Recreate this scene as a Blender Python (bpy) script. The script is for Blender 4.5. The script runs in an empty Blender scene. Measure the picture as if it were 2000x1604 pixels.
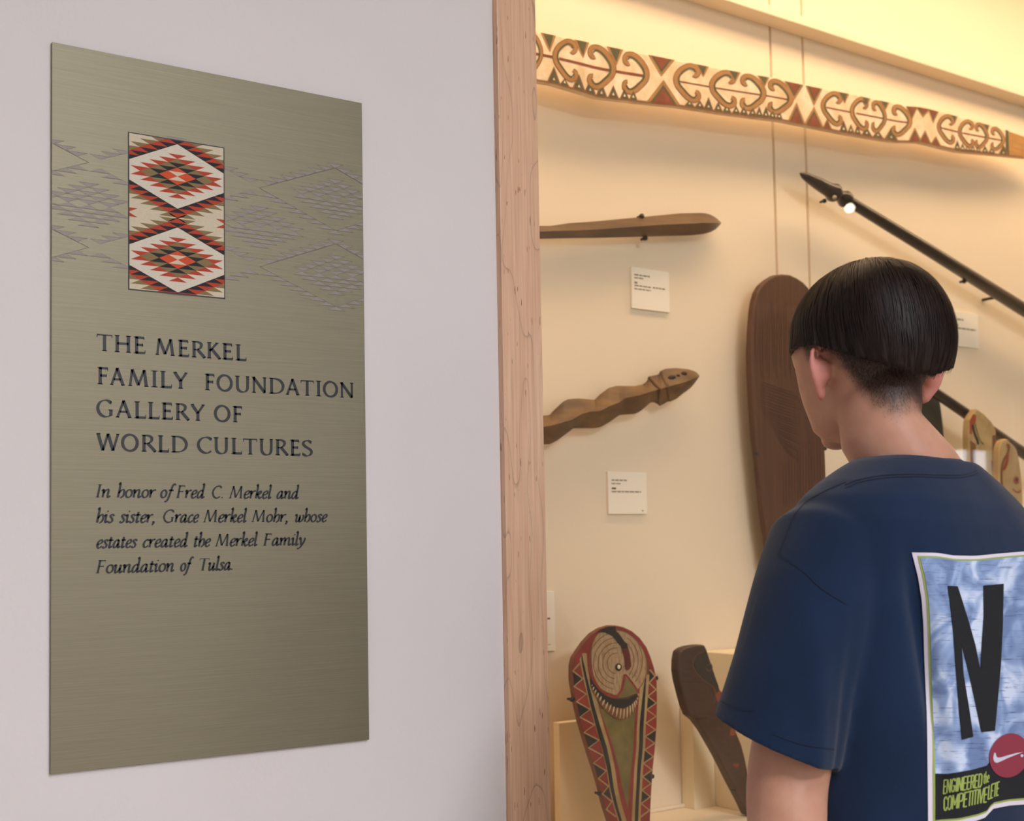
import bpy, bmesh, math, random
from mathutils import Vector, Matrix, noise
from mathutils.bvhtree import BVHTree
from mathutils.geometry import tessellate_polygon
random.seed(7)
S = bpy.context.scene
COL = S.collection

# ------------------------------------------------------------------ camera
FOC, CY = 2500.0, 931.845
EX = Vector((0.83323753, 0.01573063, 0.55269138))      # world x in camera axes (right, down, forward)
EY = Vector((-0.55262224, 0.05622863, 0.83153292))
EZ = Vector((-0.01799655, -0.99829399, 0.0555449))
CAM = Vector((0.0, 0.0, 1.35))
def ray(px, py):
    q = Vector(((px - 1000) / FOC, (py - CY) / FOC, 1.0))
    return Vector((EX.dot(q), EY.dot(q), EZ.dot(q)))
def P(px, py, Z):
    return CAM + ray(px, py) * Z
class Plane:
    def __init__(s, p, n, off=0.0):
        s.n = Vector(n).normalized(); s.p = Vector(p) - s.n * off
    def at(s, px, py, off=0.0):                         # off: metres towards the viewer
        d = ray(px, py); p = s.p - s.n * off
        return CAM + d * ((p - CAM).dot(s.n) / d.dot(s.n))
WALL_Y = 1.62
FRONT = Plane((0, WALL_Y, 0), (0, 1, 0))
DL = math.radians(1.7)
BACK = Plane((2.0, 2.15, 0), (-math.sin(DL), math.cos(DL), 0))
E2 = Vector((math.cos(DL), math.sin(DL), 0))

cd = bpy.data.cameras.new('camera'); cam = bpy.data.objects.new('camera', cd); COL.objects.link(cam)
right = Vector((EX[0], EY[0], EZ[0])); down = Vector((EX[1], EY[1], EZ[1])); fwd = Vector((EX[2], EY[2], EZ[2]))
m = Matrix((right, -down, -fwd)).transposed().to_4x4(); m.translation = CAM
cam.matrix_world = m
cd.sensor_width = 36; cd.sensor_fit = 'HORIZONTAL'; cd.lens = FOC / 2000 * 36
cd.shift_x = 0; cd.shift_y = (CY - 802) / 2000
cd.clip_start = 0.05
cd.dof.use_dof = True; cd.dof.focus_distance = 1.78; cd.dof.aperture_fstop = 7.0
S.camera = cam

# ------------------------------------------------------------------ world, lights, exposure
S.view_settings.view_transform = 'Standard'; S.view_settings.look = 'None'
S.view_settings.gamma = 1; S.view_settings.exposure = 0.17; S.view_settings.use_curve_mapping = False
S.cycles.max_bounces = 10; S.cycles.transparent_max_bounces = 12; S.cycles.sample_clamp_indirect = 6
S.cycles.use_denoising = True
W = bpy.data.worlds.new('sky'); S.world = W; W.use_nodes = True
bg = W.node_tree.nodes['Background']; bg.inputs[0].default_value = (0.86, 0.90, 1.0, 1); bg.inputs[1].default_value = 4.2

def area(name, loc, target, sx, sy, power, col, portal=False, spread=180):
    l = bpy.data.lights.new(name, 'AREA'); l.shape = 'RECTANGLE'; l.size = sx; l.size_y = sy
    l.energy = power; l.color = col; l.spread = math.radians(spread)
    if portal: l.cycles.is_portal = True
    o = bpy.data.objects.new(name, l); COL.objects.link(o); o.location = loc
    o.rotation_euler = (Vector(target) - Vector(loc)).to_track_quat('-Z', 'Y').to_euler()
    return o
WARM = (1.0, 0.685, 0.42)
# strip lamps over the glass inside the display case, under its ceiling
area('case_strip_light', (3.05, 1.735, 2.93), (3.05, 2.14, 0.9), 3.9, 0.26, 28.5, WARM)
# unseen cool fill lamps, added overhead to brighten the gallery
for x, y, e_ in ((0.95, -2.9, 150), (0.6, -0.9, 26)):
    area('room_fill_light', (x, y, 3.36), (x, y, 0), 1.1, 1.1, e_, (0.95, 0.95, 1.0))
# portals for the windows of the gallery
WINS = [(-0.3, 1.0, 0.7, 2.9), (4.05, 5.15, 0.4, 3.0), (10.2, 10.9, 0.9, 2.27), (11.07, 11.27, 0.9, 2.8), (11.42, 12.6, 0.9, 2.8)]
for x0, x1, z0, z1 in WINS:
    area('window_portal', ((x0 + x1) / 2, -4.62, (z0 + z1) / 2), ((x0 + x1) / 2, 0, (z0 + z1) / 2), x1 - x0, z1 - z0, 1, (1, 1, 1), portal=True)

# ------------------------------------------------------------------ helpers
def lin(c):
    return tuple(((v / 255) / 12.92 if v / 255 <= 0.04045 else ((v / 255 + 0.055) / 1.055) ** 2.4) for v in c) + (1.0,)
MATS = {}
def mat(name, col, rough=0.6, metal=0.0, var=0.0, vscale=(8, 8, 8), col2=None, bump=0.0, bscale=None, spec=0.5, coord='Object', aniso=0.0, detail=4, sheen=0.0, sss=0.0, coat=0.0):
    if name in MATS: return MATS[name]
    mt = bpy.data.materials.new(name); mt.use_nodes = True; nt = mt.node_tree; N = nt.nodes; L = nt.links
    b = N['Principled BSDF']; c = lin(col)
    b.inputs['Base Color'].default_value = c; b.inputs['Roughness'].default_value = rough; b.inputs['Metallic'].default_value = metal
    b.inputs['Specular IOR Level'].default_value = spec; b.inputs['Anisotropic'].default_value = aniso
    b.inputs['Sheen Weight'].default_value = sheen
    b.inputs['Coat Weight'].default_value = coat
    if sss:
        b.inputs['Subsurface Weight'].default_value = sss; b.inputs['Subsurface Radius'].default_value = (1, 0.35, 0.2); b.inputs['Subsurface Scale'].default_value = 0.008
    tc = N.new('ShaderNodeTexCoord')
    if var > 0 or col2:
        mp = N.new('ShaderNodeMapping'); mp.inputs['Scale'].default_value = vscale
        nz = N.new('ShaderNodeTexNoise'); nz.inputs['Scale'].default_value = 1; nz.inputs['Detail'].default_value = detail; nz.inputs['Roughness'].default_value = 0.6
        cr = N.new('ShaderNodeValToRGB')
        c2 = lin(col2) if col2 else tuple(v * (1 - var) for v in c[:3]) + (1,)
        cr.color_ramp.elements[0].position = 0.32; cr.color_ramp.elements[0].color = c2
        cr.color_ramp.elements[1].position = 0.68; cr.color_ramp.elements[1].color = c
        L.new(tc.outputs[coord], mp.inputs[0]); L.new(mp.outputs[0], nz.inputs[0]); L.new(nz.outputs['Fac'], cr.inputs[0]); L.new(cr.outputs[0], b.inputs['Base Color'])
    if bump > 0:
        mp2 = N.new('ShaderNodeMapping'); mp2.inputs['Scale'].default_value = bscale or vscale
        n2 = N.new('ShaderNodeTexNoise'); n2.inputs['Scale'].default_value = 1; n2.inputs['Detail'].default_value = 5
        bp = N.new('ShaderNodeBump'); bp.inputs['Strength'].default_value = 1; bp.inputs['Distance'].default_value = bump
        L.new(tc.outputs[coord], mp2.inputs[0]); L.new(mp2.outputs[0], n2.inputs[0]); L.new(n2.outputs['Fac'], bp.inputs['Height']); L.new(bp.outputs[0], b.inputs['Normal'])
    MATS[name] = mt
    return mt

def link_mesh(name, verts, faces, material=None, parent=None, smooth=False, mats=None, fmat=None):
    me = bpy.data.meshes.new(name); me.from_pydata([tuple(v) for v in verts], [], faces)
    for q in (mats or ([material] if material else [])): me.materials.append(q)
    if fmat:
        for p, i in zip(me.polygons, fmat): p.material_index = i
    if smooth:
        me.polygons.foreach_set('use_smooth', [True] * len(me.polygons))
    me.update()
    o = bpy.data.objects.new(name, me); COL.objects.link(o)
    if parent: o.parent = parent
    return o
def fix(o):
    bm = bmesh.new(); bm.from_mesh(o.data); bmesh.ops.remove_doubles(bm, verts=bm.verts, dist=1e-6)
    bmesh.ops.recalc_face_normals(bm, faces=bm.faces); bm.to_mesh(o.data); bm.free(); return o
def bevel(o, w, seg=2, ang=30):
    md = o.modifiers.new('bevel', 'BEVEL'); md.width = w; md.segments = seg; md.limit_method = 'ANGLE'; md.angle_limit = math.radians(ang); return o
def tag(o, label, cat, group=None):
    o['label'] = label; o['category'] = cat
    if group: o['group'] = group
    return o
def struct(o, label=None):
    o['kind'] = 'structure'
    if label: o['label'] = label
    return o
def empty(name, loc, label, cat, group=None):
    o = bpy.data.objects.new(name, None); o.empty_display_size = 0.05; COL.objects.link(o); o.location = loc
    bpy.context.view_layer.update()
    return tag(o, label, cat, group)
def adopt(o, parent):
    # parent an object built in world space under an Empty (or mesh) that has only a location
    mw = Matrix.Identity(4)
    q = parent; loc = Vector()
    while q: loc += q.location; q = q.parent
    o.parent = parent; o.location = o.location - loc; return o
class MB:
    def __init__(s): s.v = []; s.f = []; s.m = []
    def box(s, x0, x1, y0, y1, z0, z1, mi=0):
        b = len(s.v); s.v += [Vector(p) for p in ((x0, y0, z0), (x1, y0, z0), (x1, y1, z0), (x0, y1, z0), (x0, y0, z1), (x1, y0, z1), (x1, y1, z1), (x0, y1, z1))]
        for q in ((0, 3, 2, 1), (4, 5, 6, 7), (0, 1, 5, 4), (1, 2, 6, 5), (2, 3, 7, 6), (3, 0, 4, 7)): s.f.append(tuple(b + i for i in q)); s.m.append(mi)
        return s
    def hexa(s, p8, mi=0):
        b = len(s.v); s.v += [Vector(p) for p in p8]
        for q in ((0, 3, 2, 1), (4, 5, 6, 7), (0, 1, 5, 4), (1, 2, 6, 5), (2, 3, 7, 6), (3, 0, 4, 7)): s.f.append(tuple(b + i for i in q)); s.m.append(mi)
        return s
    def poly(s, pts, mi=0):
        b = len(s.v); s.v += [Vector(p) for p in pts]; s.f.append(tuple(range(b, b + len(pts)))); s.m.append(mi); return s
    def loft(s, rings, cap=True, closed_rings=False, mi=0):
        n = len(rings[0]); b = len(s.v)
        for r in rings: s.v += [Vector(p) for p in r]
        R = len(rings)
        for i in range(R if closed_rings else R - 1):
            for j in range(n):
                a0 = b + i * n + j; a1 = b + i * n + (j + 1) % n; c0 = b + ((i + 1) % R) * n + j; c1 = b + ((i + 1) % R) * n + (j + 1) % n
                s.f.append((a0, a1, c1, c0)); s.m.append(mi)
        if cap and not closed_rings:
            s.f.append(tuple(b + j for j in reversed(range(n)))); s.f.append(tuple(b + (R - 1) * n + j for j in range(n))); s.m += [mi, mi]
        return s
    def tube(s, pts, radii, n=12, mi=0, cap=True, up=Vector((0, 0, 1)), flat=None):
        pts = [Vector(p) for p in pts]; rings = []
        for i, p in enumerate(pts):
            t = (pts[min(i + 1, len(pts) - 1)] - pts[max(i - 1, 0)]).normalized()
            u = up if abs(t.dot(up)) < 0.95 else Vector((1, 0, 0))
            a = t.cross(u).normalized(); c = a.cross(t).normalized()
            r = radii[i] if isinstance(radii, (list, tuple)) else radii
            ra, rc = (r if isinstance(r, tuple) else (r, r))
            rings.append([p + a * ra * math.cos(2 * math.pi * k / n) + c * rc * math.sin(2 * math.pi * k / n) for k in range(n)])
        return s.loft(rings, cap, mi=mi)
    def ellipsoid(s, c, A, B, Cc, n=20, k=12, mi=0):
        c = Vector(c); rings = []
        for i in range(k + 1):
            t = math.pi * (0.02 + 0.96 * i / k); rings.append([c + Cc * math.cos(t) + (A * math.cos(2 * math.pi * j / n) + B * math.sin(2 * math.pi * j / n)) * math.sin(t) for j in range(n)])
        return s.loft(rings, True, mi=mi)
    def build(s, name, material=None, parent=None, smooth=False, mats=None, local=True):
        o = link_mesh(name, s.v, s.f, material, None, smooth, mats, s.m if mats else None)
        fix(o)
        if smooth: o.data.polygons.foreach_set('use_smooth', [True] * len(o.data.polygons))
        if parent: adopt(o, parent)
        return o

def lerp(a, b, t): return a + (b - a) * t
def interp(tab, x):
    if x <= tab[0][0]: return tab[0][1]
    for (x0, y0), (x1, y1) in zip(tab, tab[1:]):
        if x <= x1: return lerp(y0, y1, (x - x0) / (x1 - x0)) if x1 > x0 else y1
    return tab[-1][1]
def catmull(pts, n=6, closed=False):
    pts = [Vector(p) for p in pts]; out = []; N = len(pts)
    rng = range(N) if closed else range(N - 1)
    for i in rng:
        p1 = pts[i]; p2 = pts[(i + 1) % N]
        p0 = pts[(i - 1) % N] if (closed or i > 0) else p1
        p3 = pts[(i + 2) % N] if (closed or i + 2 < N) else p2
        for k in range(n):
            t = k / n; out.append(0.5 * ((2 * p1) + (p2 - p0) * t + (2 * p0 - 5 * p1 + 4 * p2 - p3) * t * t + (3 * p1 - p0 - 3 * p2 + p3) * t ** 3))
    if not closed: out.append(pts[-1])
    return out
def smoothstep(a, b, x):
    t = max(0, min(1, (x - a) / (b - a))); return t * t * (3 - 2 * t)

# ------------------------------------------------------------------ materials of the setting
M_WALL = mat('warm_white_paint', (222, 217, 218), 0.85, var=0.03, vscale=(3, 3, 3), bump=0.0004, bscale=(160, 160, 160))
M_CASE = mat('cream_case_paint', (238, 222, 197), 0.9, var=0.02, vscale=(2, 2, 2), bump=0.0002, bscale=(200, 200, 200))
M_CEIL = mat('ceiling_paint', (168, 162, 152), 0.9, var=0.02)
M_FLOOR = mat('gallery_carpet', (196, 182, 160), 0.95, var=0.25, vscale=(60, 60, 60), bump=0.002, bscale=(220, 220, 220))
M_WHITE = mat('white_mount_paint', (238, 230, 212), 0.8, var=0.02)

def wood_post():
    mt = bpy.data.materials.new('maple_wood'); mt.use_nodes = True; nt = mt.node_tree; N = nt.nodes; L = nt.links; b = N['Principled BSDF']
    b.inputs['Roughness'].default_value = 0.42
    tc = N.new('ShaderNodeTexCoord')
    # low frequency warp so that growth rings open into cathedral arches
    mp = N.new('ShaderNodeMapping'); mp.inputs['Scale'].default_value = (9, 9, 1.6); L.new(tc.outputs['Object'], mp.inputs[0])
    nz = N.new('ShaderNodeTexNoise'); nz.inputs['Scale'].default_value = 1; nz.inputs['Detail'].default_value = 2; L.new(mp.outputs[0], nz.inputs[0])
    mul = N.new('ShaderNodeMath'); mul.operation = 'MULTIPLY'; mul.inputs[1].default_value = 17; L.new(nz.outputs['Fac'], mul.inputs[0])
    sn = N.new('ShaderNodeMath'); sn.operation = 'FRACT'; L.new(mul.outputs[0], sn.inputs[0])
    cr = N.new('ShaderNodeValToRGB'); e = cr.color_ramp.elements
    e[0].position = 0.0; e[0].color = (0.42, 0.42, 0.42, 1); e[1].position = 0.07; e[1].color = (0.9, 0.9, 0.9, 1)
    e2 = cr.color_ramp.elements.new(0.5); e2.color = (1, 1, 1, 1); e3 = cr.color_ramp.elements.new(1.0); e3.color = (0.93, 0.93, 0.93, 1)
    L.new(sn.outputs[0], cr.inputs[0])
    mp3 = N.new('ShaderNodeMapping'); mp3.inputs['Scale'].default_value = (260, 260, 6); L.new(tc.outputs['Object'], mp3.inputs[0])
    n3 = N.new('ShaderNodeTexNoise'); n3.inputs['Scale'].default_value = 1; n3.inputs['Detail'].default_value = 4; L.new(mp3.outputs[0], n3.inputs[0])
    c3 = N.new('ShaderNodeValToRGB'); c3.color_ramp.elements[0].position = 0.3; c3.color_ramp.elements[0].color = lin((210, 166, 134)); c3.color_ramp.elements[1].position = 0.7; c3.color_ramp.elements[1].color = lin((230, 191, 160))
    L.new(n3.outputs['Fac'], c3.inputs[0])
    mx = N.new('ShaderNodeMix'); mx.data_type = 'RGBA'; mx.blend_type = 'MULTIPLY'; mx.inputs[0].default_value = 0.62
    L.new(c3.outputs[0], mx.inputs[6]); L.new(cr.outputs[0], mx.inputs[7])
    # small dark flecks
    mp4 = N.new('ShaderNodeMapping'); mp4.inputs['Scale'].default_value = (420, 420, 45); L.new(tc.outputs['Object'], mp4.inputs[0])
    n4 = N.new('ShaderNodeTexNoise'); n4.inputs['Scale'].default_value = 1; n4.inputs['Detail'].default_value = 0; L.new(mp4.outputs[0], n4.inputs[0])
    c4 = N.new('ShaderNodeValToRGB'); c4.color_ramp.elements[0].position = 0.775; c4.color_ramp.elements[0].color = (1, 1, 1, 1); c4.color_ramp.elements[1].position = 0.80; c4.color_ramp.elements[1].color = (0.42, 0.27, 0.18, 1)
    L.new(n4.outputs['Fac'], c4.inputs[0])
    m2 = N.new('ShaderNodeMix'); m2.data_type = 'RGBA'; m2.blend_type = 'MULTIPLY'; m2.inputs[0].default_value = 1
    L.new(mx.outputs[2], m2.inputs[6]); L.new(c4.outputs[0], m2.inputs[7]); L.new(m2.outputs[2], b.inputs['Base Color'])
    return mt
M_WOOD = wood_post()

# ------------------------------------------------------------------ the gallery room
RX0, RX1, RY0, RZ = -3.0, 13.0, -4.5, 3.4
xp0 = FRONT.at(975, 800).x                                # left edge of the wooden post
xp1 = FRONT.at(1052, 800).x
CASE_X0, CASE_X1, SILL = xp0 + 0.01, 5.2, 0.60
HEAD_Z = 3.06
struct(MB().box(RX0 - .2, RX1 + .2, RY0 - .2, WALL_Y + 1.0, -0.12, 0).build('floor', M_FLOOR))
struct(MB().box(RX0 - .2, RX1 + .2, RY0 - .2, WALL_Y + 1.0, RZ, RZ + .12).build('ceiling', M_CEIL))
struct(MB().box(RX0 - .15, RX0, RY0, WALL_Y + .12, 0, RZ).build('wall_left', M_WALL))
struct(MB().box(RX1, RX1 + .15, RY0, WALL_Y + .12, 0, RZ).build('wall_right', M_WALL))
# front wall with the case opening
w = MB(); w.box(RX0, CASE_X0 + .035, WALL_Y, WALL_Y + .12, 0, RZ); w.box(CASE_X0 + .035, CASE_X1, WALL_Y, WALL_Y + .12, 0, SILL)
w.box(CASE_X0 + .035, CASE_X1, WALL_Y, WALL_Y + .12, HEAD_Z, RZ); w.box(CASE_X1, RX1, WALL_Y, WALL_Y + .12, 0, RZ)
struct(w.build('wall_front', M_WALL))
# wall behind the camera with window openings
w = MB(); xs = RX0
for x0, x1, z0, z1 in WINS:
    w.box(xs, x0, RY0 - .15, RY0, 0, RZ); w.box(x0, x1, RY0 - .15, RY0, 0, z0); w.box(x0, x1, RY0 - .15, RY0, z1, RZ); xs = x1
w.box(xs, RX1, RY0 - .15, RY0, 0, RZ)
struct(w.build('wall_rear', M_WALL))
M_FRAME = mat('white_window_frame', (225, 225, 222), 0.5)
for i, (x0, x1, z0, z1) in enumerate(WINS):
    w = MB(); t = .05
    w.box(x0, x1, RY0 - .1, RY0 - .03, z0, z0 + t).box(x0, x1, RY0 - .1, RY0 - .03, z1 - t, z1).box(x0, x0 + t, RY0 - .1, RY0 - .03, z0 + t, z1 - t).box(x1 - t, x1, RY0 - .1, RY0 - .03, z0 + t, z1 - t)
    mx = (x0 + x1) / 2; w.box(mx - .02, mx + .02, RY0 - .09, RY0 - .04, z0 + t, z1 - t)
    struct(w.build('window_%d' % (i + 2), M_FRAME))
# outside ground and a hedge seen only as a reflection
M_LEAF = mat('hedge_green', (96, 120, 70), 0.8, var=0.6, vscale=(5, 5, 5))
def tree(x, y, h, r, label):
    t = empty('tree', (x, y, -.2), label, 'tree', 'trees outside the gallery windows')
    MB().tube([(x, y, -.2), (x + .05, y, h * .35), (x, y + .05, h * .7)], [.16, .12, .06], 10).build('trunk', mat('bark', (88, 70, 54), .9), t, True)
    c = MB(); 
    for k in range(9):
        a_ = k * 2.4; c.ellipsoid((x + math.cos(a_) * r * .5 * (k > 0), y + math.sin(a_) * r * .5 * (k > 0), h * .62 + r * .35 * math.sin(k * 1.7)), Vector((r * .62, 0, 0)), Vector((0, r * .62, 0)), Vector((0, 0, r * .55)), 14, 8)
    o = c.build('crown', M_LEAF, t, True); o['kind'] = 'stuff'
tree(17.0, -13.5, 3.6, 1.9, 'broad green tree outside, mirrored in the glass beside the shoulder of the visitor')
tree(20.5, -15.0, 4.4, 1.6, 'taller green tree outside, mirrored in the glass at the right edge')
struct(MB().box(-30, 40, -40, RY0 - .2, -.32, -.2).build('ground', mat('lawn', (110, 128, 80), 0.9, var=0.3)))

# ceiling spotlight, mirrored in the case glass next to the spear head
SPX = Vector((5.72, -1.73, 3.30))
spot = empty('ceiling_spotlight', (SPX.x, SPX.y, RZ), 'small round ceiling spotlight, mirrored as a bright dot in the glass on the spear', 'lamp')
MB().tube([SPX + Vector((.02, -.03, .03)), SPX + Vector((.012, -.018, .005)), SPX + Vector((.006, -.009, -.01))], [.045, .052, .052], 20).build('housing', mat('lamp_housing_black', (30, 30, 30), .4), spot, True)
MB().tube([SPX + Vector((.02, -.03, .03)), (SPX.x + .02, SPX.y - .03, RZ)], .01, 10).build('stem', mat('lamp_housing_black', (30, 30, 30), .4), spot, True)
M_BULB = mat('lit_bulb', (255, 240, 215), .5); M_BULB.node_tree.nodes['Principled BSDF'].inputs['Emission Color'].default_value = (1, .86, .66, 1); M_BULB.node_tree.nodes['Principled BSDF'].inputs['Emission Strength'].default_value = 36
MB().ellipsoid(SPX + Vector((-.004, .006, -.014)), Vector((.023, 0, 0)), Vector((0, .023, 0)), Vector((0, 0, .023)), 20, 12).build('bulb', M_BULB, spot, True)

# ---- display case shell
FLOOR_Z = BACK.at(1300, 1582).z
CEIL_Z = BACK.at(1700, 115).z
def bpt(x, off=0.0):                                      # point of the back wall plane above world x
    p = BACK.p - BACK.n * off
    return Vector((x, p.y + (x - p.x) * math.tan(DL), 0))
def back_panel(x0, x1, z0, z1, off0, off1, name, material, parent=None):
    a, b = bpt(x0, off1), bpt(x1, off1); c, d = bpt(x1, off0), bpt(x0, off0)
    return MB().hexa([Vector((q.x, q.y, z0)) for q in (a, b, c, d)] + [Vector((q.x, q.y, z1)) for q in (a, b, c, d)]).build(name, material, parent)
wb = struct(back_panel(CASE_X0 - .1, CASE_X1 + .1, SILL - .1, 3.06, -.04, -.008, 'wall_back', M_CASE))
g1 = BACK.at(1511, 300).x; g2 = BACK.at(1574, 300).x; gw = 0.0042
for a, b in ((CASE_X0 - .1, g1 - gw), (g1 + gw, g2 - gw), (g2 + gw, CASE_X1 + .1)):
    back_panel(a, b, SILL - .1, 3.019, -.0079, 0.0, 'wall_panel', M_CASE, wb)
CY0 = WALL_Y + .05
M_FILL = mat('ceiling_fill_glow', (240, 230, 205), .8)                 # emission added to the unseen case ceiling as soft warm fill
M_FILL.node_tree.nodes['Principled BSDF'].inputs['Emission Color'].default_value = (1.0, .76, .47, 1)
M_FILL.node_tree.nodes['Principled BSDF'].inputs['Emission Strength'].default_value = .7
def slab(z0, z1, name, material):
    a, b = bpt(CASE_X0 + .037), bpt(CASE_X1 - .001); f_ = WALL_Y + .028
    return MB().hexa([(a.x, f_, z0), (b.x, f_, z0), (b.x, b.y, z0), (a.x, a.y, z0), (a.x, f_, z1), (b.x, f_, z1), (b.x, b.y, z1), (a.x, a.y, z1)]).build(name, material)
struct(slab(SILL + .001, FLOOR_Z, 'floor_case', M_CASE))
struct(slab(3.02, 3.08, 'ceiling_case', M_FILL))
struct(MB().box(CASE_X0 - .03, CASE_X0 + .036, WALL_Y + .121, 2.3, SILL, 3.08).build('wall_case_left', M_CASE))
struct(MB().box(CASE_X1, CASE_X1 + .04, WALL_Y + .121, 2.35, SILL, 3.08).build('wall_case_right', M_CASE))
# moulding along the top of the back wall, small fillet along the floor
struct(bevel(back_panel(CASE_X0 + .038, CASE_X1, CEIL_Z, CEIL_Z + .0229, 0.0005, 0.052, 'trim_1', M_CASE), .002))
struct(bevel(back_panel(CASE_X0 + .038, CASE_X1, FLOOR_Z + .0002, FLOOR_Z + .008, 0.0005, 0.010, 'trim_2', M_CASE), .002))

# ---- wooden post, frame, gasket and glass of the case
win = struct(MB().box(xp0, xp1, WALL_Y - .013, WALL_Y + .05, SILL - .09, HEAD_Z + .09).build('window_1', M_WOOD)); bevel(win, .0015)
M_GASKET = mat('brown_gasket', (92, 66, 48), 0.5)
def kid(o, name=None): o.parent = win; return o
kid(MB().box(xp1, xp1 + .0045, WALL_Y + .004, WALL_Y + .03, SILL, HEAD_Z).build('gasket', M_GASKET))
kid(bevel(MB().box(xp1, CASE_X1 + .06, WALL_Y - .013, WALL_Y + .05, SILL - .09, SILL).build('frame_rail', M_WOOD), .0015))
kid(bevel(MB().box(xp1, CASE_X1 + .06, WALL_Y - .013, WALL_Y + .05, HEAD_Z, HEAD_Z + .09).build('frame_rail', M_WOOD), .0015))
kid(bevel(MB().box(CASE_X1, CASE_X1 + .06, WALL_Y - .013, WALL_Y + .05, SILL, HEAD_Z).build('frame_post', M_WOOD), .0015))
def glass_mat():
    mt = bpy.data.materials.new('case_glass'); mt.use_nodes = True; N = mt.node_tree.nodes; L = mt.node_tree.links
    N.remove(N['Principled BSDF']); out = N['Material Output']
    fr = N.new('ShaderNodeFresnel'); ge = N.new('ShaderNodeNewGeometry')
    ior = N.new('ShaderNodeMapRange'); ior.inputs['To Min'].default_value = 1.5; ior.inputs['To Max'].default_value = 1 / 1.5   # both faces reflect as glass of 1.5
    L.new(ge.outputs['Backfacing'], ior.inputs['Value']); L.new(ior.outputs[0], fr.inputs['IOR'])
    tr = N.new('ShaderNodeBsdfTransparent'); tr.inputs[0].default_value = (0.985, 0.985, 0.97, 1)
    gl = N.new('ShaderNodeBsdfGlossy'); gl.inputs['Roughness'].default_value = 0.0
    mx = N.new('ShaderNodeMixShader'); L.new(fr.outputs[0], mx.inputs[0]); L.new(tr.outputs[0], mx.inputs[1]); L.new(gl.outputs[0], mx.inputs[2]); L.new(mx.outputs[0], out.inputs[0])
    return mt
kid(MB().box(xp1 + .001, CASE_X1 - .001, WALL_Y + .018, WALL_Y + .026, SILL + .001, HEAD_Z - .001).build('glass_pane', glass_mat()))

# ================================================================== the brushed metal plaque
def metal_mat():
    mt = bpy.data.materials.new('brushed_metal'); mt.use_nodes = True; nt = mt.node_tree; N = nt.nodes; L = nt.links; b = N['Principled BSDF']
    b.inputs['Metallic'].default_value = 0.68; b.inputs['Roughness'].default_value = 0.5; b.inputs['Base Color'].default_value = lin((146, 138, 112))
    tc = N.new('ShaderNodeTexCoord'); mp = N.new('ShaderNodeMapping'); mp.inputs['Scale'].default_value = (14, 14, 1500)
    nz = N.new('ShaderNodeTexNoise'); nz.inputs['Scale'].default_value = 1; nz.inputs['Detail'].default_value = 3
    L.new(tc.outputs['Object'], mp.inputs[0]); L.new(mp.outputs[0], nz.inputs[0])
    cr = N.new('ShaderNodeValToRGB'); cr.color_ramp.elements[0].position = .3; cr.color_ramp.elements[0].color = lin((126, 120, 100)); cr.color_ramp.elements[1].position = .7; cr.color_ramp.elements[1].color = lin((136, 130, 110))
    L.new(nz.outputs['Fac'], cr.inputs[0]); L.new(cr.outputs[0], b.inputs['Base Color'])
    bp = N.new('ShaderNodeBump'); bp.inputs['Distance'].default_value = 0.00004; L.new(nz.outputs['Fac'], bp.inputs['Height']); L.new(bp.outputs[0], b.inputs['Normal'])
    return mt
M_METAL = metal_mat()
M_ETCH = mat('etched_grey', (144, 136, 131), 0.6, metal=0.25)
M_ETCHD = mat('etched_dark_line', (112, 105, 96), 0.6, metal=0.3)
M_INK = mat('black_enamel_lettering', (24, 26, 32), 0.45)
PT = 0.006                                               # plaque thickness off the wall
PF = WALL_Y - PT                                         # y of plaque face
FACE = Plane((0, PF, 0), (0, 1, 0))
px0, px1 = 0.3972, 0.8296; pz0, pz1 = 1.0863, 1.9933
# corners re-read on the face plane, which stands a little nearer
tl, br = FACE.at(101.5, 82), FACE.at(721.3, 1445.2)
px0, px1, pz0, pz1 = tl.x, br.x, br.z, tl.z
plaque = MB().box(px0, px1, PF, WALL_Y - .0002, pz0, pz1).build('wall_plaque', M_METAL)
tag(plaque, 'brushed olive metal plaque with black lettering mounted on the white wall', 'plaque'); bevel(plaque, .0005)

class Flat:
    """collects flat ink shapes in wall coordinates (x, z) on one plane y"""
    def __init__(s, y): s.y = y; s.v = []; s.f = []; s.m = []; s.k = 0
    def poly(s, pts, mi=0, dy=0.0):
        b = len(s.v); s.v += [(p[0], s.y - dy, p[1]) for p in pts]; s.f.append(tuple(range(b, b + len(pts)))); s.m.append(mi)
    def ribbon(s, pts, ws, mi=0, dy=0.0):
        n = len(pts); L_ = []; R_ = []
        for i in range(n):
            a = pts[max(i - 1, 0)]; c = pts[min(i + 1, n - 1)]; tx, tz = c[0] - a[0], c[1] - a[1]; l = math.hypot(tx, tz) or 1e-9; tx /= l; tz /= l
            h = (ws[i] if isinstance(ws, (list, tuple)) else ws) / 2
            L_.append((pts[i][0] - tz * h, pts[i][1] + tx * h)); R_.append((pts[i][0] + tz * h, pts[i][1] - tx * h))
        for i in range(n - 1): s.poly([L_[i], L_[i + 1], R_[i + 1], R_[i]], mi, dy)
    def build(s, name, mats, parent=None):
        mats = mats if isinstance(mats, list) else [mats]
        o = link_mesh(name, s.v, s.f, None, None, False, mats, s.m)
        # every face looks towards the room
        for p in o.data.polygons: pass
        bm = bmesh.new(); bm.from_mesh(o.data)
        for f in bm.faces:
            if f.normal.y > 0: f.normal_flip()
        bm.to_mesh(o.data); bm.free()
        if parent: adopt(o, parent)
        return o
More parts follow.
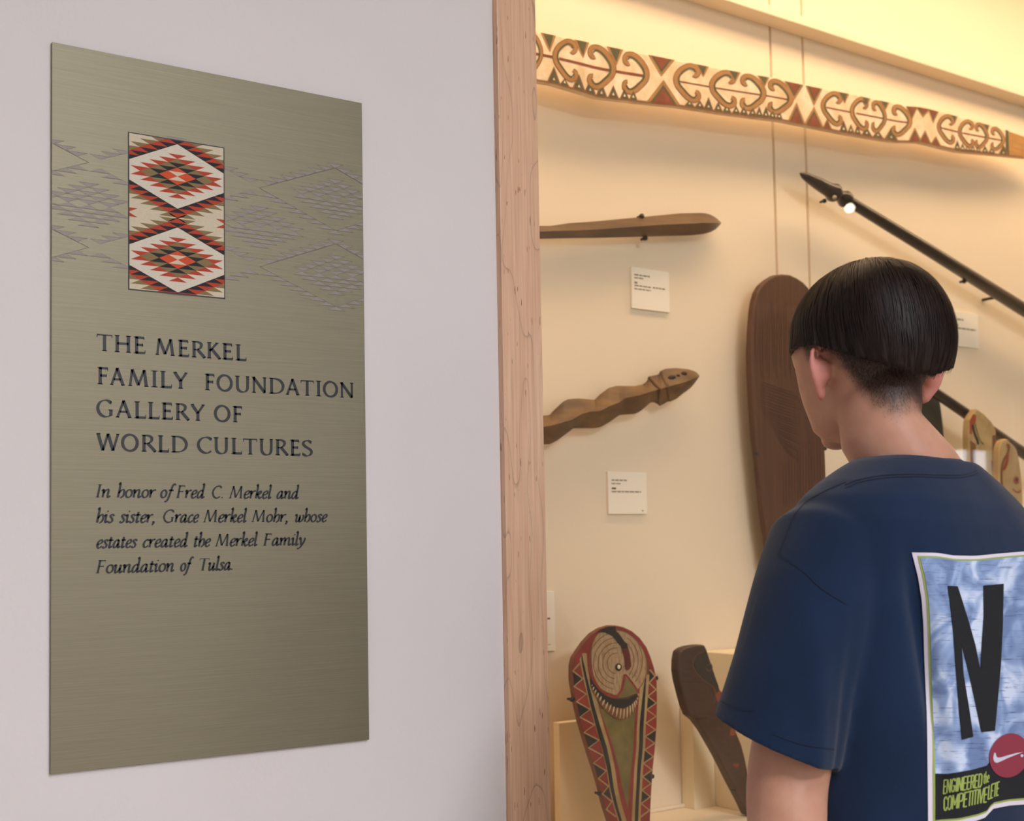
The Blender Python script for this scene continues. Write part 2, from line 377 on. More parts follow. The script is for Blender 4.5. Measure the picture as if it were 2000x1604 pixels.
def clip(poly, x0, x1, z0, z1):
    def cut(ps, ins, inter):
        out = []
        for i in range(len(ps)):
            a, b = ps[i - 1], ps[i]
            ia, ib = ins(a), ins(b)
            if ia != ib: out.append(inter(a, b))
            if ib: out.append(b)
        return out
    for ax, lim, sg in ((0, x0, 1), (0, x1, -1), (1, z0, 1), (1, z1, -1)):
        if not poly: return poly
        def inter(a, b, ax=ax, lim=lim):
            t = (lim - a[ax]) / (b[ax] - a[ax]); return (a[0] + (b[0] - a[0]) * t, a[1] + (b[1] - a[1]) * t)
        poly = cut(poly, lambda p, ax=ax, lim=lim, sg=sg: (p[ax] - lim) * sg >= 0, inter)
    return poly

# woven rug print set in the plaque
r0 = FACE.at(252, 260); r1 = FACE.at(437.5, 582)
rx0, rx1 = r0.x, r1.x; rz1 = FACE.at(252, 260).z; rz0 = FACE.at(437.5, 582).z
cA = FACE.at(346, 345); cB = FACE.at(346, 508)
ucx = cA.x; vper = cA.z - cB.z; HH = vper / 19.1
HW = (FACE.at(355, 345).x - FACE.at(337, 345).x)         # 18 px half tooth
COLS = [(214, 206, 190), (30, 28, 32), (178, 62, 38), (132, 112, 74), (205, 78, 40), (208, 196, 172)]
RM = [mat('rug_' + n, c, 0.75, var=0.10, vscale=(500, 500, 900), detail=2) for n, c in zip(('cream', 'black', 'red', 'olive', 'orange', 'ivory'), COLS)]
rug = MB().box(rx0 - .0015, rx1 + .0015, PF - .0006, PF + .0005, rz0 - .0015, rz1 + .0015).build('rug_print', mat('print_border', (36, 36, 42), 0.5))
adopt(rug, plaque)
RY = PF - .0008
fl = Flat(RY)
def put(poly, mi, lay):
    q = clip(poly, rx0, rx1, rz0, rz1)
    if len(q) >= 3: fl.poly(q, mi, lay * 0.00006)
put([(rx0, rz0), (rx1, rz0), (rx1, rz1), (rx0, rz1)], 5, 0)
def dia(cx, cz, R, mi, lay): put([(cx - R * HW, cz), (cx, cz + R * HH), (cx + R * HW, cz), (cx, cz - R * HH)], mi, lay)
def teeth(cx, cz, R, mi, lay, lo=0, hi=None, jit=0):
    """row of teeth whose tips lie on the diamond of L1 radius R (tips towards the centre)"""
    for sg in (1, -1):
        for k in range(0, int(R) + 1):
            if hi is not None and k > hi: continue
            for sd in ((1, -1) if k else (1,)):
                tx, tz = cx + sd * k * HW, cz + sg * (R - k) * HH
                if R - k < -0.01: continue
                put([(tx, tz), (tx + HW, tz + sg * HH), (tx - HW, tz + sg * HH)], mi, lay)
A_C = [(ucx + 18.5 * HW * i, cA.z - 19.1 * HH * j) for i in (-1, 0, 1) for j in (-1, 0, 1, 2)]
B_C = [(ucx + 9.25 * HW * i, cA.z - 19.1 * HH * (j + .5)) for i in (-1, 1) for j in (-1, 0, 1)]
R_A = 7.4
for cx, cz in A_C: teeth(cx, cz, R_A + 2, 3, 1)
for cx, cz in A_C: dia(cx, cz, R_A + 2.05, 2, 2)
for cx, cz in A_C: teeth(cx, cz, R_A, 1, 3)
for cx, cz in A_C: dia(cx, cz, R_A, 0, 4)
for cx, cz in A_C + B_C:
    teeth(cx, cz, 4, 2, 5); dia(cx, cz, 4.0, 3, 6); teeth(cx, cz, 2, 1, 7); dia(cx, cz, 2.0, 4, 8); teeth(cx, cz, 0, 5, 9)
rp = fl.build('woven_pattern', RM, None); adopt(rp, rug)

# faint etched pattern running across the whole plaque
gx0, gx1 = px0 + .001, px1 - .001
c3 = FACE.at(655, 389); c4 = FACE.at(655, 537.5)
GW = (c3.x - ucx) / 17.75; GH = (c3.z - c4.z) / 19.4; GT = FACE.at(346, 262).z
eg = Flat(PF - .00025)
def gput(poly, mi, lay):
    q = clip(poly, gx0, gx1, pz0, pz1)
    for _ in (0,):
        if len(q) < 3: return
        cxm = sum(p[0] for p in q) / len(q); czm = sum(p[1] for p in q) / len(q)
        if rx0 - .002 < cxm < rx1 + .002 and rz0 - .002 < czm < rz1 + .002: return
        # trim against the rug print
        if max(p[0] for p in q) > rx0 - .002 and cxm < rx0: q = clip(q, gx0, rx0 - .002, pz0, pz1)
        elif min(p[0] for p in q) < rx1 + .002 and cxm > rx1: q = clip(q, rx1 + .002, gx1, pz0, pz1)
        if len(q) >= 3: eg.poly(q, mi, lay * .00005)
def gtooth(tx, tz, sg):
    gput([(tx, tz), (tx + GW, tz + sg * GH), (tx - GW, tz + sg * GH)], 0, 0)
    e = .0004
    gput([(tx, tz), (tx + GW, tz + sg * GH), (tx + GW - 2 * e, tz + sg * GH), (tx - 2 * e, tz)], 1, 1)
    gput([(tx - GW, tz + sg * GH), (tx + GW, tz + sg * GH), (tx + GW, tz + sg * (GH - e * 1.2)), (tx - GW, tz + sg * (GH - e * 1.2))], 1, 1)
czs = [c3.z, c4.z]
for cx in (ucx - (c3.x - ucx), ucx, c3.x):
    for cz in czs:
        for sg in (1, -1):
            for k in range(0, 8):
                for sd in ((1, -1) if k else (1,)):
                    gtooth(cx + sd * k * 8.87 / 8 * GW, cz + sg * (8 - k) * GH, sg)
            for sd in (1, -1):
                a = (cx, cz + sg * 8 * GH); b = (cx + sd * 8.87 * GW, cz); e = .0005
                gput([a, b, (b[0], b[1] - e), (a[0], a[1] - e)], 1, 2)
for cx, cz in [(x, z) for x in (ucx - (c3.x - ucx), ucx, c3.x) for z in czs] + [(ucx + s_ * (c3.x - ucx) / 2, sum(czs) / 2) for s_ in (-1, 1)]:
    for sg in (1, -1):
        for k in range(5):
            for mm in range(-k, k + 1, 2):
                gtooth(cx + mm * GW, cz + sg * (4 - k) * GH, sg)
go = eg.build('etched_pattern', [M_ETCH, M_ETCHD], plaque); go['kind'] = 'stuff'

# ---------------- lettering: a small pen-stroke alphabet
TK, TN = 0.195, 0.145
def caps():
    G = {}
    def sf(x, y, w=.27): return ('l', [(x - w / 2, y), (x + w / 2, y)], .06)
    def st(x, y0=0.0, y1=1.0, w=TK): return ('l', [(x, y0), (x, y1)], w)
    def tick(x, y0, y1, w=.05): return ('l', [(x, y0), (x, y1)], w)
    G['I'] = (.28, [st(.14), sf(.14, .02), sf(.14, .98)])
    G['T'] = (.84, [st(.42, 0, .95), sf(.42, .02), ('l', [(.03, .955), (.81, .955)], .08), tick(.035, .8, .99), tick(.805, .8, .99)])
    G['H'] = (.9, [st(.15), st(.75), sf(.15, .02), sf(.15, .98), sf(.75, .02), sf(.75, .98), ('l', [(.15, .52), (.75, .52)], TN)])
    G['E'] = (.62, [st(.15), sf(.1, .02, .18), sf(.1, .98, .18), ('l', [(.1, .962), (.53, .962)], TN), ('l', [(.15, .52), (.46, .52)], TN), ('l', [(.1, .04), (.57, .04)], TN), tick(.525, .82, .99), tick(.455, .43, .61), tick(.575, .02, .2)])
    G['F'] = (.58, [st(.15), sf(.15, .02), sf(.1, .98, .18), ('l', [(.1, .962), (.53, .962)], TN), ('l', [(.15, .52), (.46, .52)], TN), tick(.525, .82, .99), tick(.455, .43, .61)])
    G['L'] = (.6, [st(.15), sf(.15, .98), sf(.1, .02, .18), ('l', [(.1, .04), (.57, .04)], TN), tick(.57, .02, .22)])
    G['M'] = (1.06, [('l', [(.12, 0), (.22, 1)], TN), ('l', [(.22, 1), (.53, .06)], TK), ('l', [(.53, .06), (.82, 1)], TN), ('l', [(.82, 1), (.93, 0)], TK), sf(.12, .02, .2), sf(.93, .02, .22)])
    G['N'] = (.9, [('l', [(.15, 0), (.15, 1)], TN), ('l', [(.12, .98), (.76, .03)], TK), ('l', [(.76, 1), (.76, 0)], TN), sf(.15, .02, .22), sf(.76, .98, .22), sf(.1, .98, .14)])
    G['R'] = (.76, [st(.15), sf(.15, .02), sf(.1, .98, .16), ('c', [(.12, .96), (.34, .965), (.52, .88), (.55, .74), (.49, .6), (.34, .5), (.15, .48)], None), ('l', [(.34, .5), (.74, .0)], TK), sf(.72, .02, .12)])
    G['K'] = (.8, [st(.15), sf(.15, .02), sf(.15, .98), ('l', [(.17, .46), (.6, .98)], TN), ('l', [(.28, .6), (.76, 0)], TK), sf(.6, .98, .2), sf(.75, .02, .14)])
    G['A'] = (.86, [('l', [(.1, 0), (.44, 1.02)], TN), ('l', [(.42, 1.02), (.78, 0)], TK), ('l', [(.22, .34), (.64, .34)], TN * .85), sf(.1, .02, .2), sf(.78, .02, .22)])
    G['Y'] = (.8, [st(.4, 0, .5), ('l', [(.4, .46), (.06, .98)], TK), ('l', [(.4, .46), (.72, .98)], TN), sf(.4, .02), sf(.08, .98, .2), sf(.72, .98, .18)])
    G['O'] = (.98, [('o', (.49, .5, .42, .485), None)])
    G['U'] = (.86, [('c', [(.15, 1), (.15, .5), (.17, .2), (.3, .04), (.45, .0), (.6, .04), (.71, .2), (.73, .5), (.73, 1)], None), sf(.15, .98), sf(.73, .98, .2)])
    G['D'] = (.9, [st(.15), sf(.08, .02, .16), sf(.08, .98, .16), ('c', [(.1, .965), (.4, .96), (.66, .85), (.8, .64), (.82, .46), (.75, .24), (.56, .08), (.36, .035), (.1, .035)], None)])
    G['G'] = (.9, [('c', [(.76, .82), (.64, .95), (.45, .985), (.24, .9), (.1, .7), (.07, .45), (.16, .2), (.34, .04), (.54, .01), (.75, .09)], None), st(.76, .07, .42), sf(.74, .42, .24), tick(.765, .76, .97)])
    G['C'] = (.76, [('c', [(.7, .84), (.6, .95), (.44, .985), (.24, .9), (.1, .7), (.07, .45), (.16, .2), (.33, .04), (.52, .01), (.71, .14)], None), tick(.705, .78, .98)])
    G['W'] = (1.2, [('l', [(.08, 1), (.33, 0)], TK), ('l', [(.33, 0), (.6, 1)], TN), ('l', [(.6, 1), (.86, 0)], TK), ('l', [(.86, 0), (1.12, 1)], TN), sf(.1, .98, .22), sf(1.11, .98, .18)])
    G['S'] = (.6, [('c', [(.5, .86), (.42, .96), (.28, .985), (.14, .9), (.11, .76), (.2, .62), (.38, .48), (.5, .36), (.52, .2), (.42, .05), (.25, .005), (.08, .12)], None), tick(.505, .78, .95), tick(.075, .04, .22)])
    return G
X = .62
LOW = {
 'i': (.27, [[(.0, .48), (.10, X), (.11, .14), (.15, .01), (.27, .13)]], [(.16, .88)]),
 'n': (.56, [[(.0, .48), (.09, X), (.10, 0)], [(.10, .32), (.22, .55), (.34, X), (.39, .5), (.39, .12), (.44, .0), (.56, .13)]], []),
 'h': (.5, [[(.02, 1.0), (.10, 1.1), (.10, 0)], [(.10, .32), (.2, .52), (.33, .62), (.43, .46), (.42, .16), (.32, .01), (.26, .03)]], []),
 'm': (.84, [[(.0, .48), (.09, X), (.10, 0)], [(.10, .32), (.2, .54), (.31, X), (.36, .5), (.37, 0)], [(.37, .32), (.48, .55), (.6, X), (.66, .5), (.67, .12), (.72, .0), (.84, .13)]], []),
 'r': (.4, [[(.0, .48), (.09, X), (.10, 0)], [(.10, .3), (.2, .53), (.32, X), (.37, .55)]], []),
 'o': (.5, [('o', (.25, .31, .19, .3))], []),
 'f': (.36, [[(.48, 1.0), (.42, 1.1), (.33, 1.06), (.27, .85), (.18, .2), (.1, -.18), (.0, -.3), (-.09, -.26)], [(.06, .6), (.42, .6)]], []),
 'F': (.6, 'F', []), 'I': (.32, 'I', []), 'C': (.72, 'C', []), 'M': (1.0, 'M', []), 'G': (.86, 'G', []), 'T': (.76, 'T', []),
 'e': (.42, [[(.07, .27), (.26, .33), (.36, .45), (.34, .58), (.24, .61), (.11, .46), (.07, .22), (.14, .03), (.26, .01), (.4, .15)]], []),
 'd': (.56, [[(.37, .52), (.27, .62), (.13, .48), (.06, .22), (.12, .02), (.24, .06), (.38, .34)], [(.30, 1.04), (.39, 1.1), (.39, .12), (.44, 0), (.56, .13)]], []),
 'a': (.55, [[(.37, .52), (.27, .62), (.13, .48), (.06, .22), (.12, .02), (.24, .06), (.38, .34)], [(.38, X), (.38, .12), (.43, 0), (.55, .13)]], []),
 'k': (.5, [[(.02, 1.0), (.10, 1.1), (.10, 0)], [(.10, .28), (.24, .5), (.35, .61), (.40, .5), (.3, .36), (.14, .32)], [(.18, .33), (.3, .08), (.37, .0), (.5, .12)]], []),
 'l': (.27, [[(.02, 1.0), (.10, 1.1), (.10, .14), (.15, .0), (.27, .13)]], []),
 's': (.38, [[(.34, .5), (.27, .61), (.15, .6), (.12, .48), (.22, .34), (.29, .2), (.24, .04), (.12, .0), (.03, .1)]], []),
 't': (.34, [[(.14, .84), (.12, .14), (.17, .0), (.3, .13)], [(.0, .6), (.32, .6)]], []),
 'c': (.4, [[(.35, .5), (.26, .61), (.12, .46), (.07, .22), (.14, .03), (.26, .01), (.38, .14)]], []),
 'w': (.7, [[(.0, .5), (.08, .62), (.13, .4), (.12, .1), (.19, .0), (.32, .14), (.37, .4)], [(.37, .58), (.36, .12), (.43, .0), (.57, .14), (.64, .42), (.58, .6)]], []),
 'u': (.56, [[(.0, .48), (.09, X), (.10, .12), (.16, .0), (.27, .1), (.39, .36)], [(.39, X), (.39, .12), (.44, 0), (.56, .13)]], []),
 'y': (.46, [[(.0, .48), (.08, .62), (.14, .4), (.2, .0)], [(.42, .62), (.38, .3), (.24, -.06), (.08, -.28), (-.04, -.28)]], []),
 '.': (.22, [], [(.1, .05)]), ',': (.24, [[(.12, .08), (.14, -.04), (.06, -.2)]], [(.1, .05)]),
}
CAPS = caps()
def pen(pts, thick, thin, ang=math.radians(28)):
    ws = []
    for i in range(len(pts)):
        a = pts[max(i - 1, 0)]; c = pts[min(i + 1, len(pts) - 1)]; th = math.atan2(c[1] - a[1], c[0] - a[0])
        ws.append(thin + (thick - thin) * abs(math.sin(th - ang)))
    return ws
def draw_cap(F, ch, T, k):
    """T maps glyph (x, y) to wall (x, z); k is metres per unit of height"""
    adv, parts = CAPS[ch]
    for kind, data, w in parts:
        if kind == 'l': F.ribbon([T(*p) for p in data], w * k)
        elif kind == 'c':
            q = [(p.x, p.y) for p in catmull([(a, b, 0) for a, b in data], 5)]; F.ribbon([T(*p) for p in q], [v * k for v in pen(q, TK, .06, math.radians(15))])
        else:
            cx, cy, rx, ry = data; q = [(cx + rx * math.cos(t), cy + ry * math.sin(t)) for t in [2 * math.pi * i / 36 for i in range(37)]]
            ws = [TN * .8 + (TK - TN * .8) * abs(math.sin(2 * math.pi * i / 36 + math.pi / 2 + .2)) ** 1.0 for i in range(37)]
            F.ribbon([T(*p) for p in q], [v * k for v in ws])
TEXT = []
def title(line, rng, base, capm, y=PF - .0003):
    F = Flat(y)
    for ch, (a, b) in zip(line, rng):
        (bx0, by0), (bx1, by1) = base
        ca = a / 3.5714 + 160; cb = b / 3.5714 + 160
        yy = 630 + (by0 + (by1 - by0) * (a - bx0) / (bx1 - bx0)) / 3.5714
        pa, pb = FACE.at(ca, yy), FACE.at(cb, yy)
        adv, parts = CAPS[ch]
        xs_ = [p[0] for kd, d, w_ in parts for p in (d if kd != 'o' else [(d[0] - d[2] - .05, 0), (d[0] + d[2] + .05, 0)])]
        lo, hi = min(xs_) - (.03 if ch in 'CG' else 0), max(xs_)
        sx = (pb.x - pa.x) / (hi - lo)
        draw_cap(F, ch, lambda x, yv: (pa.x + (x - lo) * sx, BZ + yv * capm), capm)
    return F
def base_z(base): 
    (bx0, by0), (bx1, by1) = base
    a = FACE.at(160 + bx0 / 3.5714, 630 + by0 / 3.5714).z; b = FACE.at(160 + bx1 / 3.5714, 630 + by1 / 3.5714).z
    return (a + b) / 2
CAPM = FACE.at(203, 652.5).z - FACE.at(203, 685.2).z
LINES = [
 ('THEMERKEL', [(105, 210), (228, 342), (362, 440), (512, 648), (670, 745), (765, 862), (872, 970), (980, 1052), (1072, 1145)], ((150, 197), (1110, 267))),
 ('FAMILYFOUNDATION', [(108, 180), (195, 300), (322, 465), (483, 528), (545, 625), (638, 738), (858, 922), (943, 1048), (1068, 1168), (1185, 1288), (1305, 1403), (1422, 1518), (1528, 1615), (1632, 1670), (1685, 1783), (1800, 1895)], ((140, 425), (1890, 533))),
 ('GALLERYOF', [(107, 215), (235, 348), (365, 445), (460, 538), (556, 632), (652, 750), (758, 858), (925, 1032), (1052, 1115)], ((160, 656), (1075, 698))),
 ('WORLDCULTURES', [(100, 262), (277, 392), (415, 518), (530, 605), (622, 728), (808, 902), (920, 1020), (1042, 1115), (1128, 1220), (1238, 1332), (1350, 1440), (1452, 1520), (1540, 1600)], ((150, 890), (1500, 932)))]
for line, rng, base in LINES:
    BZ = base_z(base); 
    k0 = 0
    for wl in {'THEMERKEL': (3, 6), 'FAMILYFOUNDATION': (6, 10), 'GALLERYOF': (7, 2), 'WORLDCULTURES': (5, 8)}[line]:
        title(line[k0:k0 + wl], rng[k0:k0 + wl], base, CAPM).build('title_word', M_INK, plaque); k0 += wl

def italic_word(F, word, x0, x1, BZ, K, sl=.21):
    xs_ = 0; gl = []
    for ch in word:
        adv, st_, dots = LOW[ch]; gl.append((ch, xs_)); xs_ += adv
        if ch in 'ICMGT': xs_ += .02
    tot = xs_ - .02; sx = (x1 - x0 - K * sl * (.85 if word[-1] in 'dlf' else .45 if word[-1] not in '.,' else .05)) / tot
    for ch, off in gl:
        adv, strokes, dots = LOW[ch]
        T = lambda x, yv, off=off: (x0 + (x + off) * sx + yv * K * sl - .04 * K, BZ + yv * K)
        if isinstance(strokes, str):
            for kind, data, w_ in CAPS[strokes][1]:
                if kind == 'l': F.ribbon([T(a * .92, b) for a, b in data], w_ * K * (.85 if w_ > .16 else .66))
                elif kind == 'c':
                    q = [(p.x * .92, p.y) for p in catmull([(a, b, 0) for a, b in data], 5)]; F.ribbon([T(*p) for p in q], [v * K for v in pen(q, .165, .09)])
            continue
        for s_ in strokes:
            if isinstance(s_, tuple):
                cx, cy, rx, ry = s_[1]; q = [(cx + rx * math.cos(t), cy + ry * math.sin(t)) for t in [2 * math.pi * i / 24 for i in range(25)]]
            else: q = [(p.x, p.y) for p in catmull([(a, b, 0) for a, b in s_], 4)]
            F.ribbon([T(*p) for p in q], [v * K for v in pen(q, .185, .085)])
        for (dx, dy) in dots: F.poly([T(dx + .06 * math.cos(t), dy + .06 * math.sin(t)) for t in [math.pi / 4 * i for i in range(8)]])
IT = [
 ([('In', 97, 205), ('honor', 243, 515), ('of', 545, 640), ('Fred', 657, 868), ('C.', 903, 990), ('Merkel', 1025, 1333), ('and', 1357, 1523)], (100, 183), (1500, 195)),
 ([('his', 97, 228), ('sister,', 262, 512), ('Grace', 562, 818), ('Merkel', 845, 1160), ('Mohr,', 1182, 1440), ('whose', 1484, 1713)], (100, 358), (1700, 358)),
 ([('estates', 99, 387), ('created', 422, 750), ('the', 777, 900), ('Merkel', 929, 1235), ('Family', 1264, 1560)], (100, 533), (1550, 522)),
 ([('Foundation', 97, 650), ('of', 685, 765), ('Tulsa.', 808, 1058)], (100, 711), (1050, 693))]
KI = FACE.at(190, 946).z - FACE.at(190, 971.2).z
for words, b0, b1 in IT:
    za = FACE.at(160 + b0[0] / 3.5714, 920 + b0[1] / 3.5714).z; zb = FACE.at(160 + b1[0] / 3.5714, 920 + b1[1] / 3.5714).z
    F = Flat(PF - .0003)
    for wd, a, b in words:
        yy = 920 + (b0[1] + (b1[1] - b0[1]) * (a - b0[0]) / (b1[0] - b0[0])) / 3.5714
        italic_word(F, wd, FACE.at(160 + a / 3.5714, yy).x, FACE.at(160 + b / 3.5714, yy).x, (za + zb) / 2, KI)
    F.build('dedication_line', M_INK, plaque)

# ================================================================== things in the display case
def mm(pts, ox, oy, sc): return [(ox + x / sc, oy + y / sc) for x, y in pts]
def resample_y(line, x): return interp(line, x)
M_PIN = mat('black_mount_pin', (24, 20, 18), 0.5)
def pin(parent, px, py, off, r=.0045, name='mounting_pin'):
    a = BACK.at(px, py, off + .003); n = BACK.n
    return MB().tube([a, a + n * .006], r, 10).tube([a + n * .005, a + n * .016], r * .6, 8).build(name, M_PIN, parent, True)
def peg(parent, px, py, off, r=.005):
    """peg that carries a piece, hidden behind it, from its back to the case wall"""
    a = BACK.at(px, py, off); n = BACK.n; b = a + n * ((BACK.p - a).dot(n)) - n * .0004
    return MB().tube([a, b], r, 10).build('wall_peg', M_PIN, parent, True)
class Paint:
    """flat pigment shapes laid on the front face of a piece (pixel outlines carried to the face plane)"""
    def __init__(s, plane, off): s.p = plane; s.off = off; s.v = []; s.f = []; s.m = []; s.n = 0
    def poly(s, pts, mi, lay=0):
        b = len(s.v); s.n += 1
        for q in pts: s.v.append(s.p.at(q[0], q[1], s.off + .0003 + .00025 * lay + 1e-6 * (s.n % 60)))
        s.f.append(tuple(range(b, b + len(pts)))); s.m.append(mi)
    def ribbon(s, pts, ws, mi, lay=0):
        n = len(pts); A = []; B = []
        for i in range(n):
            a = pts[max(i - 1, 0)]; c = pts[min(i + 1, n - 1)]; tx, ty = c[0] - a[0], c[1] - a[1]; l = math.hypot(tx, ty) or 1e-9; tx /= l; ty /= l
            h = (ws[i] if isinstance(ws, (list, tuple)) else ws) / 2
            A.append((pts[i][0] - ty * h, pts[i][1] + tx * h)); B.append((pts[i][0] + ty * h, pts[i][1] - tx * h))
        for i in range(n - 1): s.poly([A[i], A[i + 1], B[i + 1], B[i]], mi, lay)
    def curve(s, pts, w, mi, lay=0, n=5):
        s.ribbon([(p.x, p.y) for p in catmull([(a, b, 0) for a, b in pts], n)], w, mi, lay)
    def build(s, name, mats, parent):
        o = link_mesh(name, s.v, s.f, None, None, False, mats, s.m)
        bm = bmesh.new(); bm.from_mesh(o.data)
        bmesh.ops.triangulate(bm, faces=[f for f in bm.faces if len(f.verts) > 4], ngon_method='EAR_CLIP')
        for f in bm.faces:
            if f.normal.dot(s.p.n) > 0: f.normal_flip()
        bm.to_mesh(o.data); bm.free(); o['kind'] = 'stuff'; return adopt(o, parent)
def slab_outline(name, pts, plane, off, thick, material, parent=None, bev=.003):
    bm = bmesh.new()
    vs = [bm.verts.new(plane.at(x, y, off)) for x, y in pts]; f = bm.faces.new(vs)
    r = bmesh.ops.extrude_face_region(bm, geom=[f]); ev = [e for e in r['geom'] if isinstance(e, bmesh.types.BMVert)]
    bmesh.ops.translate(bm, verts=ev, vec=plane.n * thick)
    bmesh.ops.recalc_face_normals(bm, faces=bm.faces)
    me = bpy.data.meshes.new(name); bm.to_mesh(me); bm.free(); me.materials.append(material)
    o = bpy.data.objects.new(name, me); COL.objects.link(o)
    if bev: bevel(o, bev, 3)
    if parent: adopt(o, parent)
    return o
def cr(pts, n=4, closed=True): return [(p.x, p.y) for p in catmull([(a, b, 0) for a, b in pts], n, closed)]
def root(name, px, py, off, label, cat, group=None):
    return empty(name, BACK.at(px, py, off), label, cat, group)

# ---------------- painted board along the top
TOP = [(985, 50), (1042, 59), (1080, 67), (1125, 76), (1210, 94), (1315, 115), (1405, 132.5), (1500, 149), (1567, 164), (1655, 181), (1775, 207), (1800, 207.5), (1832, 216), (1875, 227), (1965, 252), (2000, 266), (2050, 292)]
BOT = [(985, 146), (1042, 156), (1080, 162), (1125, 175), (1170, 189), (1280, 202), (1330, 207), (1420, 221), (1530, 235), (1612, 251), (1650, 259), (1750, 276), (1800, 277), (1875, 295), (1970, 304), (2000, 307), (2050, 308)]
BOFF = .075
bt = root('painted_board', 1500, 190, .05, 'long cream painted board with ochre scrolls and saw-tooth edge below the ceiling', 'carved board')
M_CREAM = mat('cream_pigment', (240, 222, 194), 0.85, col2=(214, 186, 146), var=.2, vscale=(22, 22, 22), bump=.0008, bscale=(60, 60, 60))
M_BAREW = mat('honey_wood', (186, 134, 66), 0.7, var=.3, vscale=(20, 20, 120))
slab_outline('board', TOP + list(reversed(BOT)), BACK, BOFF, .022, M_CREAM, bt, .004)
MPS = [mat('ochre_pigment', (172, 126, 74), .8, var=.25, vscale=(30, 30, 30)), mat('dark_green_pigment', (92, 88, 58), .85, var=.3, vscale=(60, 60, 60)), mat('rust_pigment', (140, 72, 48), .85, var=.3, vscale=(40, 40, 40)), mat('red_brown_pigment', (140, 94, 60), .85, var=.2, vscale=(40, 40, 40)), M_BAREW, M_CREAM]
bp_ = Paint(BACK, BOFF)
yt = lambda x: interp(TOP, x) + 1.5
yb = lambda x: interp(BOT, x) - 1.5
def bpx(x, v): return (x, lerp(yb(x), yt(x), v))
def scroll(xl, xr, opens_right, s=1.0):
    w_ = xr - xl; T_ = [(.74, .745), (.82, .725), (.91, .78), (.90, .87), (.78, .93), (.56, .93), (.27, .81), (.09, .63), (.12, .46), (.32, .31), (.55, .19), (.76, .155), (.93, .22), (.92, .335), (.81, .36)]
    T2 = [(.80, .81), (.74, .865), (.58, .87), (.36, .77), (.20, .63), (.22, .48), (.40, .36), (.60, .25), (.76, .22), (.85, .29)]
    for tpl, wd, mi, lay in ((T_, .135, 0, 2), (T2, .062, 1, 3)):
        pts = []
        for u, v in tpl:
            uu = u if opens_right else 1 - u; pts.append(bpx(xl + w_ * uu, v))
        n_ = len(pts); H_ = yb((xl + xr) / 2) - yt((xl + xr) / 2)
        q = cr(pts, 4, False); wid = [wd * max(w_, 30) * (.75 + .35 * math.sin(math.pi * i / (len(q) - 1))) for i in range(len(q))]
        if mi == 0: bp_.ribbon(q, [k + 3 for k in wid], 3, 1)
        bp_.ribbon(q, wid, mi, lay)
for a, b, r_ in ((1028, 1060, False), (1080, 1128, True), (1148, 1203, False), (1216, 1268, False), (1316, 1368, True), (1386, 1438, True), (1446, 1496, False), (1500, 1549, False), (1604, 1645, True), (1661, 1696, True), (1703, 1731, False), (1742, 1781, False), (1831, 1864, True), (1872, 1902, True), (1905, 1930, False), (1936, 1962, False)):
    scroll(a, b, r_)
for a, b in ((1042, 1084), (1092, 1198), (1202, 1262), (1326, 1390), (1396, 1492), (1496, 1545), (1614, 1664), (1672, 1728), (1731, 1778), (1838, 1874), (1880, 1927), (1930, 1958)):
    q = [bpx(a + (b - a) * i / 6, .535) for i in range(7)]; bp_.ribbon(q, 5 if b < 1300 else 2.6, 4 if False else 2, 1)
for x, w_, h_ in ((1071, 20, .3), (1136, 20, .28), (1201, 22, .28), (1371, 18, .22), (1433, 18, .22), (1491, 16, .2), (1647, 16, .22), (1690, 14, .2), (1727, 14, .18), (1862, 12, .2), (1926, 10, .2)):
    bp_.poly([bpx(x - w_ * .75, 1), bpx(x + w_ * .75, 1), bpx(x + 3, 1 - h_ * 1.25)], 0, 1); bp_.poly([bpx(x - w_ / 2, 1), bpx(x + w_ / 2, 1), bpx(x + 3, 1 - h_)], 1, 2)
tz = [(1082, 22, .30), (1103, 16, .14), (1131, 22, .28), (1153, 19, .24), (1175, 18, .25), (1198, 18, .22), (1220, 16, .2), (1237, 14, .2), (1347, 18, .14), (1367, 18, .16), (1384, 16, .26), (1403, 15, .2), (1420, 15, .2), (1438, 14, .17), (1453, 14, .2), (1470, 14, .2), (1483, 13, .22), (1496, 13, .24), (1509, 13, .22), (1522, 12, .2), (1648, 14, .26), (1662, 12, .2), (1675, 12, .22), (1693, 18, .2), (1715, 18, .18), (1741, 22, .3), (1870, 11, .26), (1880, 10, .2), (1890, 10, .2), (1900, 10, .2), (1911, 10, .2), (1924, 12, .22), (1937, 12, .22), (1960, 16, .34)]
for x, w_, h_ in tz:
    bp_.poly([bpx(x - w_ * .6, 0), bpx(x + w_ * .6, 0), bpx(x, h_ * 1.15)], 3, 1); bp_.poly([bpx(x - w_ * .45, 0), bpx(x + w_ * .45, 0), bpx(x, h_)], 1, 2)
    bp_.poly([bpx(x - 2.2, .05), bpx(x + 2.2, .05), bpx(x, .11)], 5, 3)
def tri(x, w_, h_, top, cols=(0, 1, 2)):
    a, b = (1, 1 - h_) if top else (0, h_)
    for k, (s_, c_) in enumerate(zip((1, .78, .62), cols)):
        bp_.poly([bpx(x - w_ * s_ / 2, a), bpx(x + w_ * s_ / 2, a), bpx(x, a + (b - a) * s_)], c_, 1 + k)
tri(1296, 66, .52, False); tri(1292, 52, .42, True)
for x, w_, h_, t_ in ((1556, 34, .52, False), (1590, 38, .5, False), (1551, 38, .46, True), (1590, 34, .5, True), (1787, 26, .4, False), (1807, 24, .36, False), (1828, 20, .26, False), (1781, 24, .4, True), (1803, 30, .3, True), (1823, 22, .4, True), (1616, 18, .26, False)):
    tri(x, w_, h_, t_)
